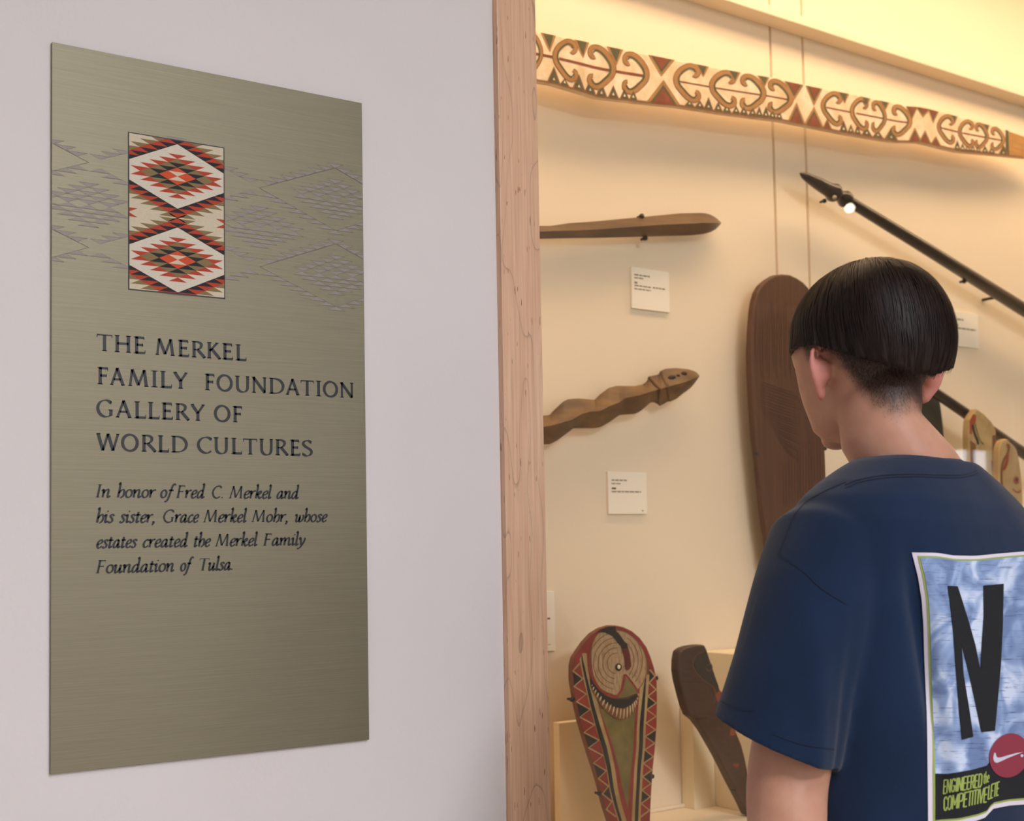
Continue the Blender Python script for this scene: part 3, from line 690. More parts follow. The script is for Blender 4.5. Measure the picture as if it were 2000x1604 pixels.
for i in range(len(BOT) - 2): bp_.ribbon([BOT[i], BOT[i + 1]], 4, 3, 1)
bp_.poly([bpx(1971, 0.02), bpx(1971, .98), (2000, 267), (2048, 293), (2048, 307), (2000, 306)], 4, 1)
bp_.poly([bpx(1964, .0), bpx(1964, 1), bpx(1970, 1), bpx(1971, 0)], 1, 0)
bp_.build('painted_scrolls', MPS, bt)
for x in (1180, 1700): peg(bt, x, yb(x) - 40, BOFF - .02)

# ---------------- ridged wooden pieces (top edge, ridge, bottom edge read along their length)
def ridged(name, root_, top, ridge, bot, off, rise, material, x0, x1, n=60, round_end=True):
    v = []; f = []
    for i in range(n + 1):
        x = lerp(x0, x1, i / n); a, r, b = interp(top, x), interp(ridge, x), interp(bot, x)
        k = min(1, (b - a) / 12)
        v += [BACK.at(x, a, off), BACK.at(x, r, off + rise * k), BACK.at(x, b, off), BACK.at(x, b - (b - a) * .2, off - .012 * k), BACK.at(x, a + (b - a) * .2, off - .012 * k)]
    for i in range(n):
        for j in range(5): f.append((i * 5 + j, i * 5 + (j + 1) % 5, (i + 1) * 5 + (j + 1) % 5, (i + 1) * 5 + j))
    f += [tuple(range(5)), tuple(n * 5 + j for j in range(5))]
    o = link_mesh(name, v, f, material); fix(o); bevel(o, .0015, 2, 25); return adopt(o, root_)
M_CLUB = mat('polished_brown_wood', (108, 80, 50), .38, col2=(78, 56, 36), var=.3, vscale=(4, 40, 60), bump=.0004, bscale=(10, 80, 200))
ct = root('throwing_club', 1250, 445, .05, 'smooth brown ridged wooden club with blunt rounded end above the upper label card', 'club')
ridged('blade', ct, [(1000, 437), (1049, 441), (1076, 441), (1110, 436), (1170, 431.6), (1250, 424), (1330, 416.4), (1370, 415.6), (1380, 416.8), (1390, 420), (1400, 426.5), (1409, 435)],
       [(1000, 455), (1049, 453), (1080, 451), (1130, 450), (1210, 445), (1290, 439), (1370, 435.5), (1409, 435.4)],
       [(1000, 468), (1049, 467), (1090, 466), (1170, 465), (1250, 463), (1350, 460), (1374, 457.5), (1387, 454), (1398, 448), (1405, 441), (1409, 435.8)], .030, .026, M_CLUB, 1005, 1408.6, 80)
peg(ct, 1330, 440, .024); pin(ct, 1255, 421.5, .032, .005); pin(ct, 1262, 465, .032, .005)
M_SNAKE = mat('carved_brown_wood', (122, 88, 42), .55, col2=(76, 50, 25), var=.35, vscale=(14, 14, 40), bump=.0012, bscale=(50, 50, 90))
st_ = root('carved_snake_club', 1200, 790, .05, 'wavy brown carved club ending in a lizard-like head above the lower label card', 'club')
sT = [(1000, 800), (1055, 812), (1073, 811), (1082, 801), (1100, 784), (1110, 779.5), (1130, 778), (1161, 781), (1172, 770), (1188, 758), (1204, 753.5), (1240, 754), (1257, 751), (1264, 743), (1269, 735), (1286, 731.5), (1291, 724), (1300, 720), (1319, 718.6), (1345, 721), (1359, 726), (1366.5, 734)]
sR = [(1000, 850), (1055, 835), (1080, 831), (1100, 825), (1116, 821), (1136, 809), (1152, 804), (1172, 803), (1192, 793), (1210, 786), (1220, 778), (1250, 772), (1289, 760), (1319, 752), (1343, 745), (1366.5, 734.4)]
sB = [(1000, 850), (1055, 869), (1074, 868), (1088, 861), (1104, 849), (1120, 837), (1160, 837), (1172, 835), (1180, 831), (1195, 822), (1210, 811), (1240, 809), (1250, 804), (1260, 796), (1270, 787), (1277, 786), (1284, 790), (1290, 792), (1296, 790), (1302, 786), (1312, 783.5), (1322, 779), (1335, 768), (1341, 764), (1349, 758), (1359, 746), (1366.5, 734.8)]
ridged('body', st_, sT, sR, sB,   .036, .030, M_SNAKE, 1005, 1366, 120)
M_DKW = mat('dark_hollow', (44, 32, 22), .7)
def bump_on(parent, name, px, py, off, rx, ry, dz, material, ang=0):
    c = BACK.at(px, py, off); u = (BACK.at(px + rx, py - 0 + rx * math.tan(ang), off) - c); v_ = (BACK.at(px - ry * math.tan(ang), py + ry, off) - c)
    return MB().ellipsoid(c, u, v_, BACK.n * dz, 14, 8).build(name, material, parent, True)
for (x, y, rx, ry) in ((1312, 738, 7.5, 5), (1336, 730.5, 5.5, 5), (1324, 734, 3, 3)): bump_on(st_, 'eye_socket', x, y, .0455 + (y - 728) * .0006, rx, ry, .005, M_DKW, -.3)
for (x, y, rx, ry, dz) in ((1322, 764, 6, 4, .006), (1344, 753, 5, 4, .005)): bump_on(st_, 'brow_knob', x, y, .051, rx, ry, dz, M_SNAKE)
def band(parent, pts, w_, off, name='carved_band', material=M_SNAKE):
    q = [BACK.at(x, y, off + d) for x, y, d in pts]; return MB().tube(q, [w_] * len(q), 8).build(name, material, parent, True)
band(st_, [(1268, 738, .0), (1274, 744, .010), (1284, 754, .024), (1290, 762, .030), (1289, 775, .018), (1289, 790, .0)], .004, .037)
band(st_, [(1291, 727, .0), (1296, 740, .014), (1303, 754, .026), (1304, 757, .028), (1306, 770, .016), (1309, 782, .0)], .0035, .037)
band(st_, [(1257, 752, .0), (1268, 751, .006), (1276, 760, .022), (1283, 763, .027)], .0025, .037, material=M_DKW)
peg(st_, 1200, 785, .026)

# ---------------- round spear with carved head, upper right
def round_piece(name, root_, axis, prof, off, material, n=18, flat=.8):
    """axis: pixel polyline; prof: (px distance along it, px radius)"""
    pts = []; rad = []; L_ = [0]
    for a, b in zip(axis, axis[1:]): L_.append(L_[-1] + math.hypot(b[0] - a[0], b[1] - a[1]))
    for s_, r_ in prof:
        x = interp(list(zip(L_, [a[0] for a in axis])), s_); y = interp(list(zip(L_, [a[1] for a in axis])), s_)
        p = BACK.at(x, y, off); mpp = (p - CAM).dot(fwd) / FOC
        pts.append(p); rad.append((r_ * mpp * flat * 1.1, r_ * mpp) if False else r_ * mpp)
    m_ = MB().tube(pts, rad, n, up=BACK.n); return m_.build(name, material, root_, True)
M_EBONY = mat('dark_ebony_wood', (50, 36, 26), .32, col2=(34, 24, 18), var=.3, vscale=(60, 60, 60), bump=.0006, bscale=(80, 80, 80))
sp = root('carved_spear', 1700, 415, .06, 'dark round spear slanting down to the right, its carved pointed head above the visitor', 'spear')
prof = [(0, .4), (3, 3), (8, 6), (16, 8.5), (26, 10), (40, 12), (52, 13), (62, 13.5), (70, 15), (76, 18.5), (81, 17), (85, 12.5), (90, 11), (95, 13), (101, 16.5), (108, 15), (113, 11), (117, 10.6), (300, 12), (620, 13)]
round_piece('shaft', sp, [(1562, 338), (1697, 416), (2000, 604), (2100, 668)], prof, .07, M_EBONY)
M_SHELL = mat('pale_shell', (150, 140, 110), .5)
bump_on(sp, 'shell_inlay', 1630, 386, .088, 4, 4.5, .004, M_SHELL)
peg(sp, 1960, 578, .065, .004); pin(sp, 1885, 549, .06, .006); pin(sp, 1612, 392, .06, .005)
sp2 = root('plain_spear', 1900, 815, .12, 'plain dark round spear slanting down behind the visitor and the painted shields', 'spear')
round_piece('shaft', sp2, [(1640, 640), (1845, 780), (1961, 858), (2100, 955)], [(0, 1), (10, 9), (300, 10.5), (560, 11)], .10, M_EBONY)
peg(sp2, 1780, 737, .095)

# ---------------- tall carved brown shield behind the head
def shield_mat():
    mt = mat('carved_shield_wood', (94, 60, 38), .55, col2=(72, 44, 27), var=.3, vscale=(120, 120, 5), bump=.0012, bscale=(260, 260, 9)); nt = mt.node_tree; N = nt.nodes; L = nt.links
    return mt
th = root('tall_shield', 1540, 800, .05, 'tall brown wooden shield with rounded top and slanting carved grooves left of the head', 'shield')
out = [(1529, 535), (1514, 537), (1500.6, 545), (1488, 556), (1480, 570), (1475, 588), (1472, 607.5), (1469, 645), (1467, 688), (1468, 730), (1470, 769), (1475, 843), (1482, 907), (1490.5, 991), (1500, 1058), (1516, 1170), (1530, 1262), (1604, 1262), (1612, 1180), (1616, 1060), (1615, 948), (1612, 877), (1608, 800), (1604, 730), (1600, 660), (1594, 605), (1588, 580), (1580, 562), (1570, 551), (1558, 543), (1544, 536.5)]
slab_outline('board', out, BACK, .062, .020, shield_mat(), th, .005)
gr = Paint(BACK, .062)
M_GROOVE = mat('groove_dark_wood', (84, 52, 32), .7, var=.2, vscale=(60, 60, 60))
gm = MB()
def groove(a, b, r=.0011):
    p, q = BACK.at(a[0], a[1], .0624), BACK.at(b[0], b[1], .0624); gm.tube([p, (p + q) / 2, q], [r * .3, r, r * .3], 6)
random.seed(3)
for i in range(24):                                       # slanting field: fine ridges falling to the right
    y = 748 + i * 6.0; x0 = 1484 + max(0, i - 8) * 3.3; x1 = 1548 + (i % 3) * 4
    if x0 < x1 - 8: groove((x0, y - 4), (min(x1 + 8, 1600), y + 12 + (x1 - x0) * .14))
for i in range(14): groove((1530 + i * 5.5, 905 - i * 5.5), (1531 + i * 5.5, 990 - i * 2), .0009)
for i in range(26): x = 1476 + i * 4.6; groove((x, 590 + (i * 37 % 40)), (x + random.uniform(-1, 1), 700 + (i * 53 % 40)), .0008)
gm.build('carved_groove', M_GROOVE, th)['kind'] = 'stuff'
peg(th, 1570, 800, .045)
for x, y in ((1481.5, 886), (1612.5, 876)): pin(th, x, y, .058, .005)

# dark oval shield right of the neck
M_DOV = mat('blackened_green_wood', (46, 44, 32), .6, col2=(34, 33, 26), var=.3, vscale=(30, 30, 30), bump=.001)
dv = root('oval_shield', 1800, 850, .05, 'dark greenish-black oval shield partly hidden behind the neck of the visitor', 'shield')
out = cr([(1790, 610), (1815, 640), (1829, 700), (1832, 740), (1831, 757), (1838, 790), (1845, 850), (1847, 905), (1842, 1000), (1822, 1090), (1790, 1120), (1758, 1090), (1740, 1000), (1737, 850), (1750, 700), (1765, 640)], 4)
slab_outline('board', out, BACK, .048, .02, M_DOV, dv, .006); peg(dv, 1800, 850, .03)

# ---------------- painted long shields at the far right
M_TAN = mat('tan_pigment', (186, 160, 112), .85, col2=(160, 134, 88), var=.3, vscale=(24, 24, 24), bump=.0008)
M_RUST2 = mat('red_pigment', (158, 70, 44), .85, var=.3, vscale=(30, 30, 30)); M_BLK = mat('black_pigment', (40, 38, 32), .85, var=.3, vscale=(60, 60, 60))
M_BRN = mat('brown_pigment', (128, 84, 50), .85, var=.3, vscale=(30, 30, 30)); M_OLV = mat('olive_pigment', (132, 118, 66), .85, col2=(104, 96, 52), var=.3, vscale=(26, 26, 26)); M_WHP = mat('white_pigment', (206, 188, 150), .85, var=.25, vscale=(60, 60, 60))
s1 = root('leaf_shield', 1920, 900, .12, 'tan leaf-shaped shield with pointed top and red edge just right of the visitor', 'shield')
slab_outline('board', [(1908, 798), (1922, 808), (1937.5, 824), (1945.5, 840), (1947.5, 868), (1948, 920), (1953, 980), (1960, 1060), (1905, 1060), (1897, 980), (1894, 900), (1892, 850), (1894, 820), (1900, 808)], BACK, .14, .02, M_TAN, s1, .004)
p_ = Paint(BACK, .14)
p_.poly([(1894, 822), (1900, 809), (1907, 811), (1906, 824), (1900, 832), (1898, 850), (1894, 846)], 0, 1)
p_.curve([(1900, 830), (1903, 845), (1908, 858), (1911, 868)], 4, 1, 2); p_.curve([(1904, 826), (1908, 842), (1914, 860), (1922, 868)], 3, 2, 2)
p_.poly([(1895, 860), (1906, 868), (1908, 1060), (1905, 1060), (1897, 980)], 3, 1)
p_.curve([(1942, 850), (1943, 900), (1947, 960), (1953, 1040)], 7, 3, 2); p_.curve([(1937, 900), (1945, 960), (1958, 1040)], 3, 0, 3)
p_.build('painted_bands', [M_RUST2, M_BLK, M_OLV, M_BRN], s1); peg(s1, 1935, 990, .125)
s2 = root('slender_shield', 1975, 940, .12, 'slender tan shield with reddish hooked markings, farthest right of the shields', 'shield')
slab_outline('board', cr([(1965, 857), (1974, 864), (1986, 878), (1992, 905), (1997, 950), (1998, 1000), (1994, 1070), (1960, 1070), (1953, 1000), (1951, 940), (1951, 890), (1955, 866)], 3), BACK, .16, .02, M_TAN, s2, .004)
p_ = Paint(BACK, .16)
p_.curve([(1966, 868), (1971, 872), (1968, 886), (1960, 900), (1956, 930), (1962, 980), (1972, 1010)], 4, 3, 1)
p_.curve([(1968, 888), (1966, 905), (1960, 918)], 6, 0, 2); p_.curve([(1970, 875), (1969, 868)], 5, 0, 2)
p_.poly(cr([(1984, 930), (1990, 935), (1989, 944), (1983, 946), (1979, 938)], 3), 0, 1); p_.poly(cr([(1985, 934), (1988, 937), (1986, 941), (1983, 938)], 3), 1, 2)
p_.curve([(1978, 955), (1987, 962), (1994, 958)], 3, 0, 1); p_.build('painted_bands', [M_RUST2, M_BLK, M_OLV, M_BRN], s2); peg(s2, 1985, 1020, .145)

# ---------------- painted face shield at the bottom
FO = .15
M_EDGE = mat('reddish_wood_edge', (128, 82, 54), .8, var=.3, vscale=(20, 20, 20))
fs = root('painted_face_shield', 1205, 1450, .12, 'tear-shaped shield painted with a face, white teeth and red zigzag border at the bottom', 'shield')
fl_ = [(1190, 1221.5), (1172, 1227), (1156, 1237), (1140, 1254), (1129, 1270), (1120, 1284), (1116, 1300), (1116, 1328), (1120, 1354), (1125, 1381), (1132, 1412), (1141, 1442), (1151, 1475), (1161, 1505), (1171, 1540), (1180, 1577), (1189, 1604), (1200, 1645)]
fr_ = [(1190, 1221.5), (1205, 1222), (1219, 1225), (1236, 1233), (1251, 1246), (1264, 1264), (1272, 1283), (1279, 1305), (1284, 1328), (1285, 1365), (1284, 1418), (1281, 1460), (1277, 1497), (1274, 1540), (1272, 1577), (1271, 1604), (1266, 1645)]
def floor_y(px, off):
    lo, hi = 1500, 2000
    for _ in range(40):
        y_ = (lo + hi) / 2
        if BACK.at(px, y_, off).z > FLOOR_Z + .001: lo = y_
        else: hi = y_
    return lo
fy = floor_y(1235, FO)
fl_ += [(1216, fy - 8), (1225, fy)]; fr_ += [(1252, fy - 8), (1243, fy)]
slab_outline('board', fl_[1:] + list(reversed(fr_)), BACK, FO, .012, M_EDGE, fs, .004)
fp = Paint(BACK, FO)
XL = lambda y, k=0: interp([(b, a) for a, b in fl_], y) + k
XR = lambda y, k=0: interp([(b, a) for a, b in fr_], y) - k
RED, BLK, OLV, TAN, WHT, BRN, DRD = range(7)
FM = [mat('brick_red_pigment', (150, 54, 44), .85, col2=(126, 46, 36), var=.3, vscale=(40, 40, 40)), M_BLK, M_OLV, M_TAN, M_WHP, M_BRN, mat('maroon_pigment', (104, 42, 34), .85, var=.25, vscale=(40, 40, 40))]
# olive middle, running down between the stripes
ys = list(range(1400, int(fy) - 10, 12))
def band_between(f0, f1, y0, y1, mi, lay, st=10):
    yy = []; y_ = y0
    while y_ < y1: yy.append(y_); y_ += st
    yy.append(y1)
    fp.poly([(f0(y_), y_) for y_ in yy] + [(f1(y_), y_) for y_ in reversed(yy)], mi, lay)
# stripe guides (pixels) left and right
gl = [(1275, 1136), (1290, 1137), (1320, 1143), (1350, 1150), (1380, 1157), (1420, 1168), (1460, 1180), (1500, 1189), (1540, 1195), (1575, 1203), (1604, 1212), (1700, 1226)]
gr_ = [(1318, 1262), (1340, 1260), (1380, 1257), (1420, 1254), (1460, 1253), (1500, 1249), (1540, 1247), (1575, 1245), (1604, 1244), (1700, 1242)]
GL = lambda y: interp(gl, y); GR = lambda y: interp(gr_, y)
band_between(lambda y: GL(y) + 12, lambda y: GR(y) - 10, 1385, fy - 6, OLV, 1)
# red borders outside the black stripes (full red, zigzags on top)
band_between(lambda y: XL(y) + 2, lambda y: GL(y) - 5, 1275, fy - 8, RED, 1)
band_between(lambda y: GR(y) + 5, lambda y: XR(y) - 2, 1300, fy - 8, RED, 1)
band_between(lambda y: GL(y) - 5, lambda y: GL(y) + 12, 1275, fy - 8, TAN, 2)
band_between(lambda y: GR(y) - 10, lambda y: GR(y) + 7, 1318, fy - 8, TAN, 2)
wl = lambda y: interp([(1275, .5), (1300, 3), (1400, 6.5), (1460, 8), (1520, 6), (1604, 4), (1700, 3)], y)
band_between(lambda y: GL(y) - wl(y) * .55, lambda y: GL(y) + wl(y) * .6 + .5, 1280, fy - 8, BLK, 3)
wr = lambda y: interp([(1318, .5), (1345, 4), (1400, 7), (1460, 7), (1520, 6), (1604, 6), (1700, 3)], y)
band_between(lambda y: GR(y) - wr(y) * .7, lambda y: GR(y) + wr(y) * .4, 1325, fy - 8, BLK, 3)
# inner red stripes
band_between(lambda y: GL(y) + 12, lambda y: GL(y) + 12 + interp([(1380, 1), (1430, 4), (1500, 7), (1604, 11), (1700, 8)], y), 1380, fy - 10, RED, 3)
band_between(lambda y: GR(y) - 10 - interp([(1340, 3), (1400, 5), (1500, 6), (1604, 9), (1700, 8)], y), lambda y: GR(y) - 10, 1345, fy - 10, RED, 3)
# zigzags
def zig(fa, fb, y0, y1, n, darks):
    h_ = (y1 - y0) / n; line = []
    for i in range(n + 1): line.append(((fa if i % 2 else fb)(y0 + i * h_), y0 + i * h_))
    for i in darks:
        if i + 2 > n: continue
        a, b, c = line[i], line[i + 1], line[i + 2]; fp.poly([a, b, c], BLK, 2)
    fp.ribbon(line, 3.6, TAN, 4)
zig(lambda y: XL(y) + 3, lambda y: GL(y) - 6, 1296, 1596, 20, (1, 5, 9, 13, 16, 19)); 
zig(lambda y: XR(y) - 3, lambda y: GR(y) + 7, 1308, 1596, 22, (0, 4, 9, 12, 15, 18))
# crown of the head: red sides, black stripe, round face
fp.poly([(1190, 1224), (1172, 1229), (1158, 1239), (1141, 1258), (1126, 1277), (1119, 1296), (1118, 1310), (1128, 1296), (1138, 1276), (1146, 1276), (1148, 1300), (1152, 1326), (1162, 1345), (1172, 1352), (1166, 1320), (1156, 1290), (1154, 1262), (1162, 1248), (1166, 1233), (1180, 1226)], RED, 4)
fp.poly([(1203, 1224), (1219, 1227), (1236, 1236), (1250, 1249), (1262, 1266), (1270, 1284), (1277, 1305), (1270, 1302), (1264, 1286), (1252, 1262), (1236, 1244), (1218, 1232), (1203, 1227)], RED, 3)
face = cr([(1166, 1238), (1180, 1233), (1200, 1230), (1222, 1234), (1243, 1250), (1258, 1272), (1264, 1296), (1262, 1322), (1250, 1344), (1234, 1356), (1212, 1360), (1190, 1357), (1174, 1348), (1160, 1326), (1154, 1296), (1155, 1262)], 4)
fp.poly(face, BRN, 5)
M_FACE = mat('grained_face_wood', (184, 158, 122), .8, col2=(150, 120, 84), var=.3, vscale=(260, 260, 60))
FM.append(M_FACE); FACEI = 7
fp.poly([(a * .97 + 1208 * .03, b * .97 + 1296 * .03) for a, b in face], FACEI, 6)
for k in range(5):                                        # grain rings round the eye
    R_ = 18 + k * 9; fp.ribbon([(1204 + R_ * 1.0 * math.cos(t), 1296 + R_ * 1.12 * math.sin(t)) for t in [1.7 + 3.1 * i / 18 for i in range(19)]], 1.2, BRN, 7)
    fp.ribbon([(1206 + R_ * .9 * math.cos(t), 1290 + R_ * 1.1 * math.sin(t)) for t in [-1.1 + 1.9 * i / 12 for i in range(13)]], 1.2, BRN, 7)
fp.poly([(1168, 1234), (1184, 1225), (1202, 1224), (1203, 1232), (1212, 1242), (1220, 1254), (1226, 1262), (1216, 1266), (1208, 1258), (1196, 1243), (1182, 1236)], BLK, 8)
fp.poly([(1213, 1264), (1226, 1262), (1231, 1280), (1233, 1302), (1227, 1310), (1221, 1308), (1219, 1286)], DRD, 8)
fp.poly([(1210, 1256), (1224, 1256), (1227, 1266), (1214, 1268)], BLK, 9)
fp.curve([(1150, 1296), (1156, 1322), (1168, 1342), (1184, 1356), (1200, 1362), (1212, 1352), (1217, 1336), (1220, 1318)], 4.5, RED, 9)
fp.curve([(1221, 1317), (1232, 1330), (1242, 1344), (1246, 1354)], 3.5, RED, 9)
fp.poly([(1220, 1320), (1231, 1332), (1241, 1346), (1244, 1354), (1226, 1362), (1206, 1364), (1214, 1354), (1219, 1338)], OLV, 8)
fp.poly([(1222, 1330), (1228, 1334), (1230, 1342), (1224, 1346), (1220, 1340)], DRD if False else OLV, 9)
fp.poly([(1214 - 6 + 6.5 * math.cos(t), 1303.5 + 7.5 * math.sin(t)) for t in [2 * math.pi * i / 16 for i in range(16)]], BLK, 9)
# mouth: black crescent with a row of teeth
fp.poly([(1152, 1324), (1166, 1344), (1182, 1358), (1204, 1366), (1226, 1366), (1244, 1356), (1246, 1362), (1234, 1376), (1218, 1384), (1200, 1382), (1182, 1374), (1166, 1358), (1154, 1340)], BLK, 9)
arc_o = [(1154, 1340), (1158, 1352), (1166, 1366), (1176, 1381), (1188, 1394), (1202, 1404), (1216, 1408), (1229, 1402), (1239, 1388), (1245, 1372), (1247, 1356)]
arc_i = [(1154, 1334), (1161, 1343), (1170, 1354), (1182, 1366), (1194, 1374), (1206, 1380), (1218, 1383), (1229, 1377), (1237, 1370), (1242, 1364), (1246, 1352)]
fp.poly(arc_i + list(reversed(arc_o)), BRN, 8)
o_bp = fp.build('painted_face', FM, fs)
teeth_ = MB(); AO = cr(arc_o, 4, False); AI = cr(arc_i, 4, False)
NT = 19
tooth_root = fs
for i in range(NT):
    t = (i + .5) / NT * (len(AO) - 1); k = int(t); q = t - k
    po = (lerp(AO[k][0], AO[min(k + 1, len(AO) - 1)][0], q), lerp(AO[k][1], AO[min(k + 1, len(AO) - 1)][1], q)); pi_ = (lerp(AI[k][0], AI[min(k + 1, len(AI) - 1)][0], q), lerp(AI[k][1], AI[min(k + 1, len(AI) - 1)][1], q))
    a, b = BACK.at(*pi_, FO + .001), BACK.at(lerp(pi_[0], po[0], .92), lerp(pi_[1], po[1], .92), FO + .001)
    MB().tube([a, lerp(a, b, .5) - BACK.n * .001, b], [.0012, .0019, .0013], 8).build('tooth', M_WHP, fs, True)
c = BACK.at(1208.5, 1303, FO + .003); MB().ellipsoid(c, Vector((.0036, 0, 0)), Vector((0, 0, .0042)), BACK.n * .003, 14, 8).build('eye', mat('shell_white', (235, 222, 190), .35), fs, True)
peg(fs, 1270, 1400, FO - .01, .004)
for x, y in ((1282.5, 1325), (1119, 1367), (1275, 1517), (1173, 1551)): pin(fs, x, y, FO - .004, .0045)

# ---------------- dark paddle-shaped club leaning beside it
M_PAD = mat('dark_stained_wood', (74, 46, 32), .5, col2=(58, 40, 26), var=.35, vscale=(26, 26, 60), bump=.0012, bscale=(60, 60, 120))
dc = root('dark_paddle_club', 1400, 1440, .12, 'dark brown bird-headed club leaning between the painted shield and the visitor', 'club')
PO = .17; fy2 = floor_y(1472, PO)
slab_outline('blade', [(1328, 1272), (1337, 1266), (1346.6, 1262.6), (1362, 1260), (1377, 1259.6), (1381.6, 1269.6), (1390, 1295), (1408, 1349), (1420, 1385), (1437.5, 1426), (1449, 1454), (1456, 1480), (1461, 1505), (1469, 1542), (1474, 1580), (1482, fy2), (1472, fy2), (1462, 1594), (1449, 1565.7), (1430.5, 1530.7), (1405, 1479.4), (1377, 1430.5), (1368, 1418), (1360.6, 1408), (1348, 1398), (1341, 1382), (1335, 1360.5), (1327, 1328), (1324.5, 1310), (1325, 1290)], BACK, PO, .024, M_PAD, dc, .005)
p_ = Paint(BACK, PO)
p_.poly(cr([(1372, 1276), (1379, 1273), (1386, 1292), (1395, 1318), (1404, 1344), (1392, 1338), (1376, 1328), (1362, 1312), (1356, 1298), (1361, 1284)], 4), 0, 1)
p_.curve([(1374, 1273), (1360, 1280), (1353, 1298), (1360, 1314), (1374, 1328), (1392, 1342), (1397, 1356), (1394, 1376)], 1.6, 1, 2)
p_.curve([(1381, 1300), (1388, 1297), (1391, 1305), (1385, 1311), (1379, 1306)], 2, 1, 2); p_.curve([(1329, 1331), (1350, 1332), (1374, 1333)], 1.4, 2, 2)
p_.curve([(1352, 1404), (1366, 1404), (1380, 1402)], 1.6, 2, 2)
p_.poly(cr([(1430, 1420), (1437, 1428), (1434, 1437), (1425, 1436)], 3), 3, 1); p_.poly(cr([(1432, 1493), (1443, 1492), (1441, 1500), (1435, 1498)], 3), 3, 1); p_.poly(cr([(1398, 1356), (1408, 1350), (1412, 1362), (1402, 1372)], 3), 3, 1)
p_.build('faded_paint', [mat('faded_black_paint', (50, 44, 34), .7), mat('worn_edge_paint', (104, 74, 50), .7), mat('dark_scratch', (46, 28, 20), .7), mat('faint_red_paint', (128, 62, 38), .7)], dc)
pin(dc, 1438, 1545, PO - .004, .003); pin(dc, 1468, 1536, PO - .004, .003)

# ---------------- plinths and mounts
def fpos(px, py, off): return BACK.at(px, py, off)
M_PL = mat('pale_plinth_paint', (236, 222, 190), .85)
bc = BACK.at(1377, 1273, .02); pz = bc.z
x1_ = BACK.at(1660, 1262, .02).x
q0, q1 = bpt(bc.x, .002), bpt(x1_, .002); dep = .30
pl = MB().hexa([(q0.x, q0.y - dep, FLOOR_Z), (q1.x, q1.y - dep, FLOOR_Z), (q1.x, q1.y, FLOOR_Z), (q0.x, q0.y, FLOOR_Z), (q0.x, q0.y - dep, pz), (q1.x, q1.y - dep, pz), (q1.x, q1.y, pz), (q0.x, q0.y, pz)]).build('plinth', M_PL)
tag(bevel(pl, .002), 'wide cream box plinth behind the dark paddle-shaped club', 'plinth')
a = BACK.at(1358, 1440, .05); b = bpt(bc.x - .001, .002); a2 = bpt(a.x, .002)
pn = MB().hexa([(a2.x, a2.y - .04, FLOOR_Z), (b.x, b.y - .04, FLOOR_Z), (b.x, b.y, FLOOR_Z), (a2.x, a2.y, FLOOR_Z), (a2.x, a2.y - .04, a.z + .06), (b.x, b.y - .04, a.z + .06), (b.x, b.y, a.z + .06), (a2.x, a2.y, a.z + .06)]).build('mount_block', M_PL)
tag(bevel(pn, .001), 'narrow cream upright block standing against the left side of the wide plinth', 'block')
a = BACK.at(1109, 1416, .08); b = BACK.at(1150, 1416, .08); a2, b2 = bpt(a.x, .03), bpt(b.x + .1, .03)
ml = MB().hexa([(a2.x, a2.y - .02, FLOOR_Z), (b2.x, b2.y - .02, FLOOR_Z), (b2.x, b2.y, FLOOR_Z), (a2.x, a2.y, FLOOR_Z), (a2.x, a2.y - .02, a.z), (b2.x, b2.y - .02, a.z), (b2.x, b2.y, a.z), (a2.x, a2.y, a.z)]).build('mount_block', M_PL)
tag(bevel(ml, .001), 'low cream block standing behind the lower half of the painted face shield', 'block')

# ---------------- label cards
M_CARD = mat('ivory_card', (246, 238, 222), .8); M_TXT = mat('grey_print', (150, 136, 112), .8); M_TXB = mat('dark_grey_print', (112, 98, 76), .8)
def card(px0_, py0_, px1_, py1_, label, rows, cat='label card', group=None):
    a, b = BACK.at(px0_, py0_, .006), BACK.at(px1_, py1_, .006); bm0 = BACK.at(px0_, py1_, .006)
    z1, z0 = a.z, BACK.at(px0_, py1_, .006).z; d = E2
    n = -BACK.n
    L0 = Vector((a.x, a.y, 0)); w_ = (Vector((b.x, b.y, 0)) - L0).dot(d); 
    P4 = lambda u, z, o_: Vector((L0.x + d.x * u, L0.y + d.y * u, z)) + n * o_
    o = MB().hexa([P4(0, z0, 0), P4(w_, z0, 0), P4(w_, z0, -.0055), P4(0, z0, -.0055), P4(0, z1, 0), P4(w_, z1, 0), P4(w_, z1, -.0055), P4(0, z1, -.0055)]).build('label_card', M_CARD)
    tag(o, label, cat, group)
    m_ = MB(); H_ = z1 - z0
    for (u0, u1, v, h_, mi) in rows:
        u = u0
        while u < u1 - .01:                                # words of a line too small to read
            ww = min(random.uniform(.05, .12), u1 - u); z_ = z1 - v * H_
            m_.poly([P4(u * w_, z_, .0003), P4((u + ww) * w_, z_, .0003), P4((u + ww) * w_, z_ + h_ * H_, .0003), P4(u * w_, z_ + h_ * H_, .0003)], mi); u += ww + .018
    t_ = link_mesh('printed_lines', m_.v, m_.f, None, None, False, [M_TXT, M_TXB], m_.m); t_['kind'] = 'stuff'; adopt(t_, o)
    return o
card(1233, 521, 1308, 601, 'square ivory label card under the smooth brown club', [(.07, .48, .20, .035, 0), (.07, .33, .27, .03, 0), (.07, .16, .40, .05, 0), (.07, .50, .46, .03, 0), (.56, .88, .46, .035, 0), (.07, .50, .54, .03, 0)])
card(1187, 921, 1264, 1004, 'square ivory label card under the wavy carved club', [(.09, .48, .22, .035, 0), (.09, .34, .30, .03, 0), (.09, .22, .42, .045, 1), (.09, .85, .49, .035, 0), (.86, .9, .94, .035, 0)])
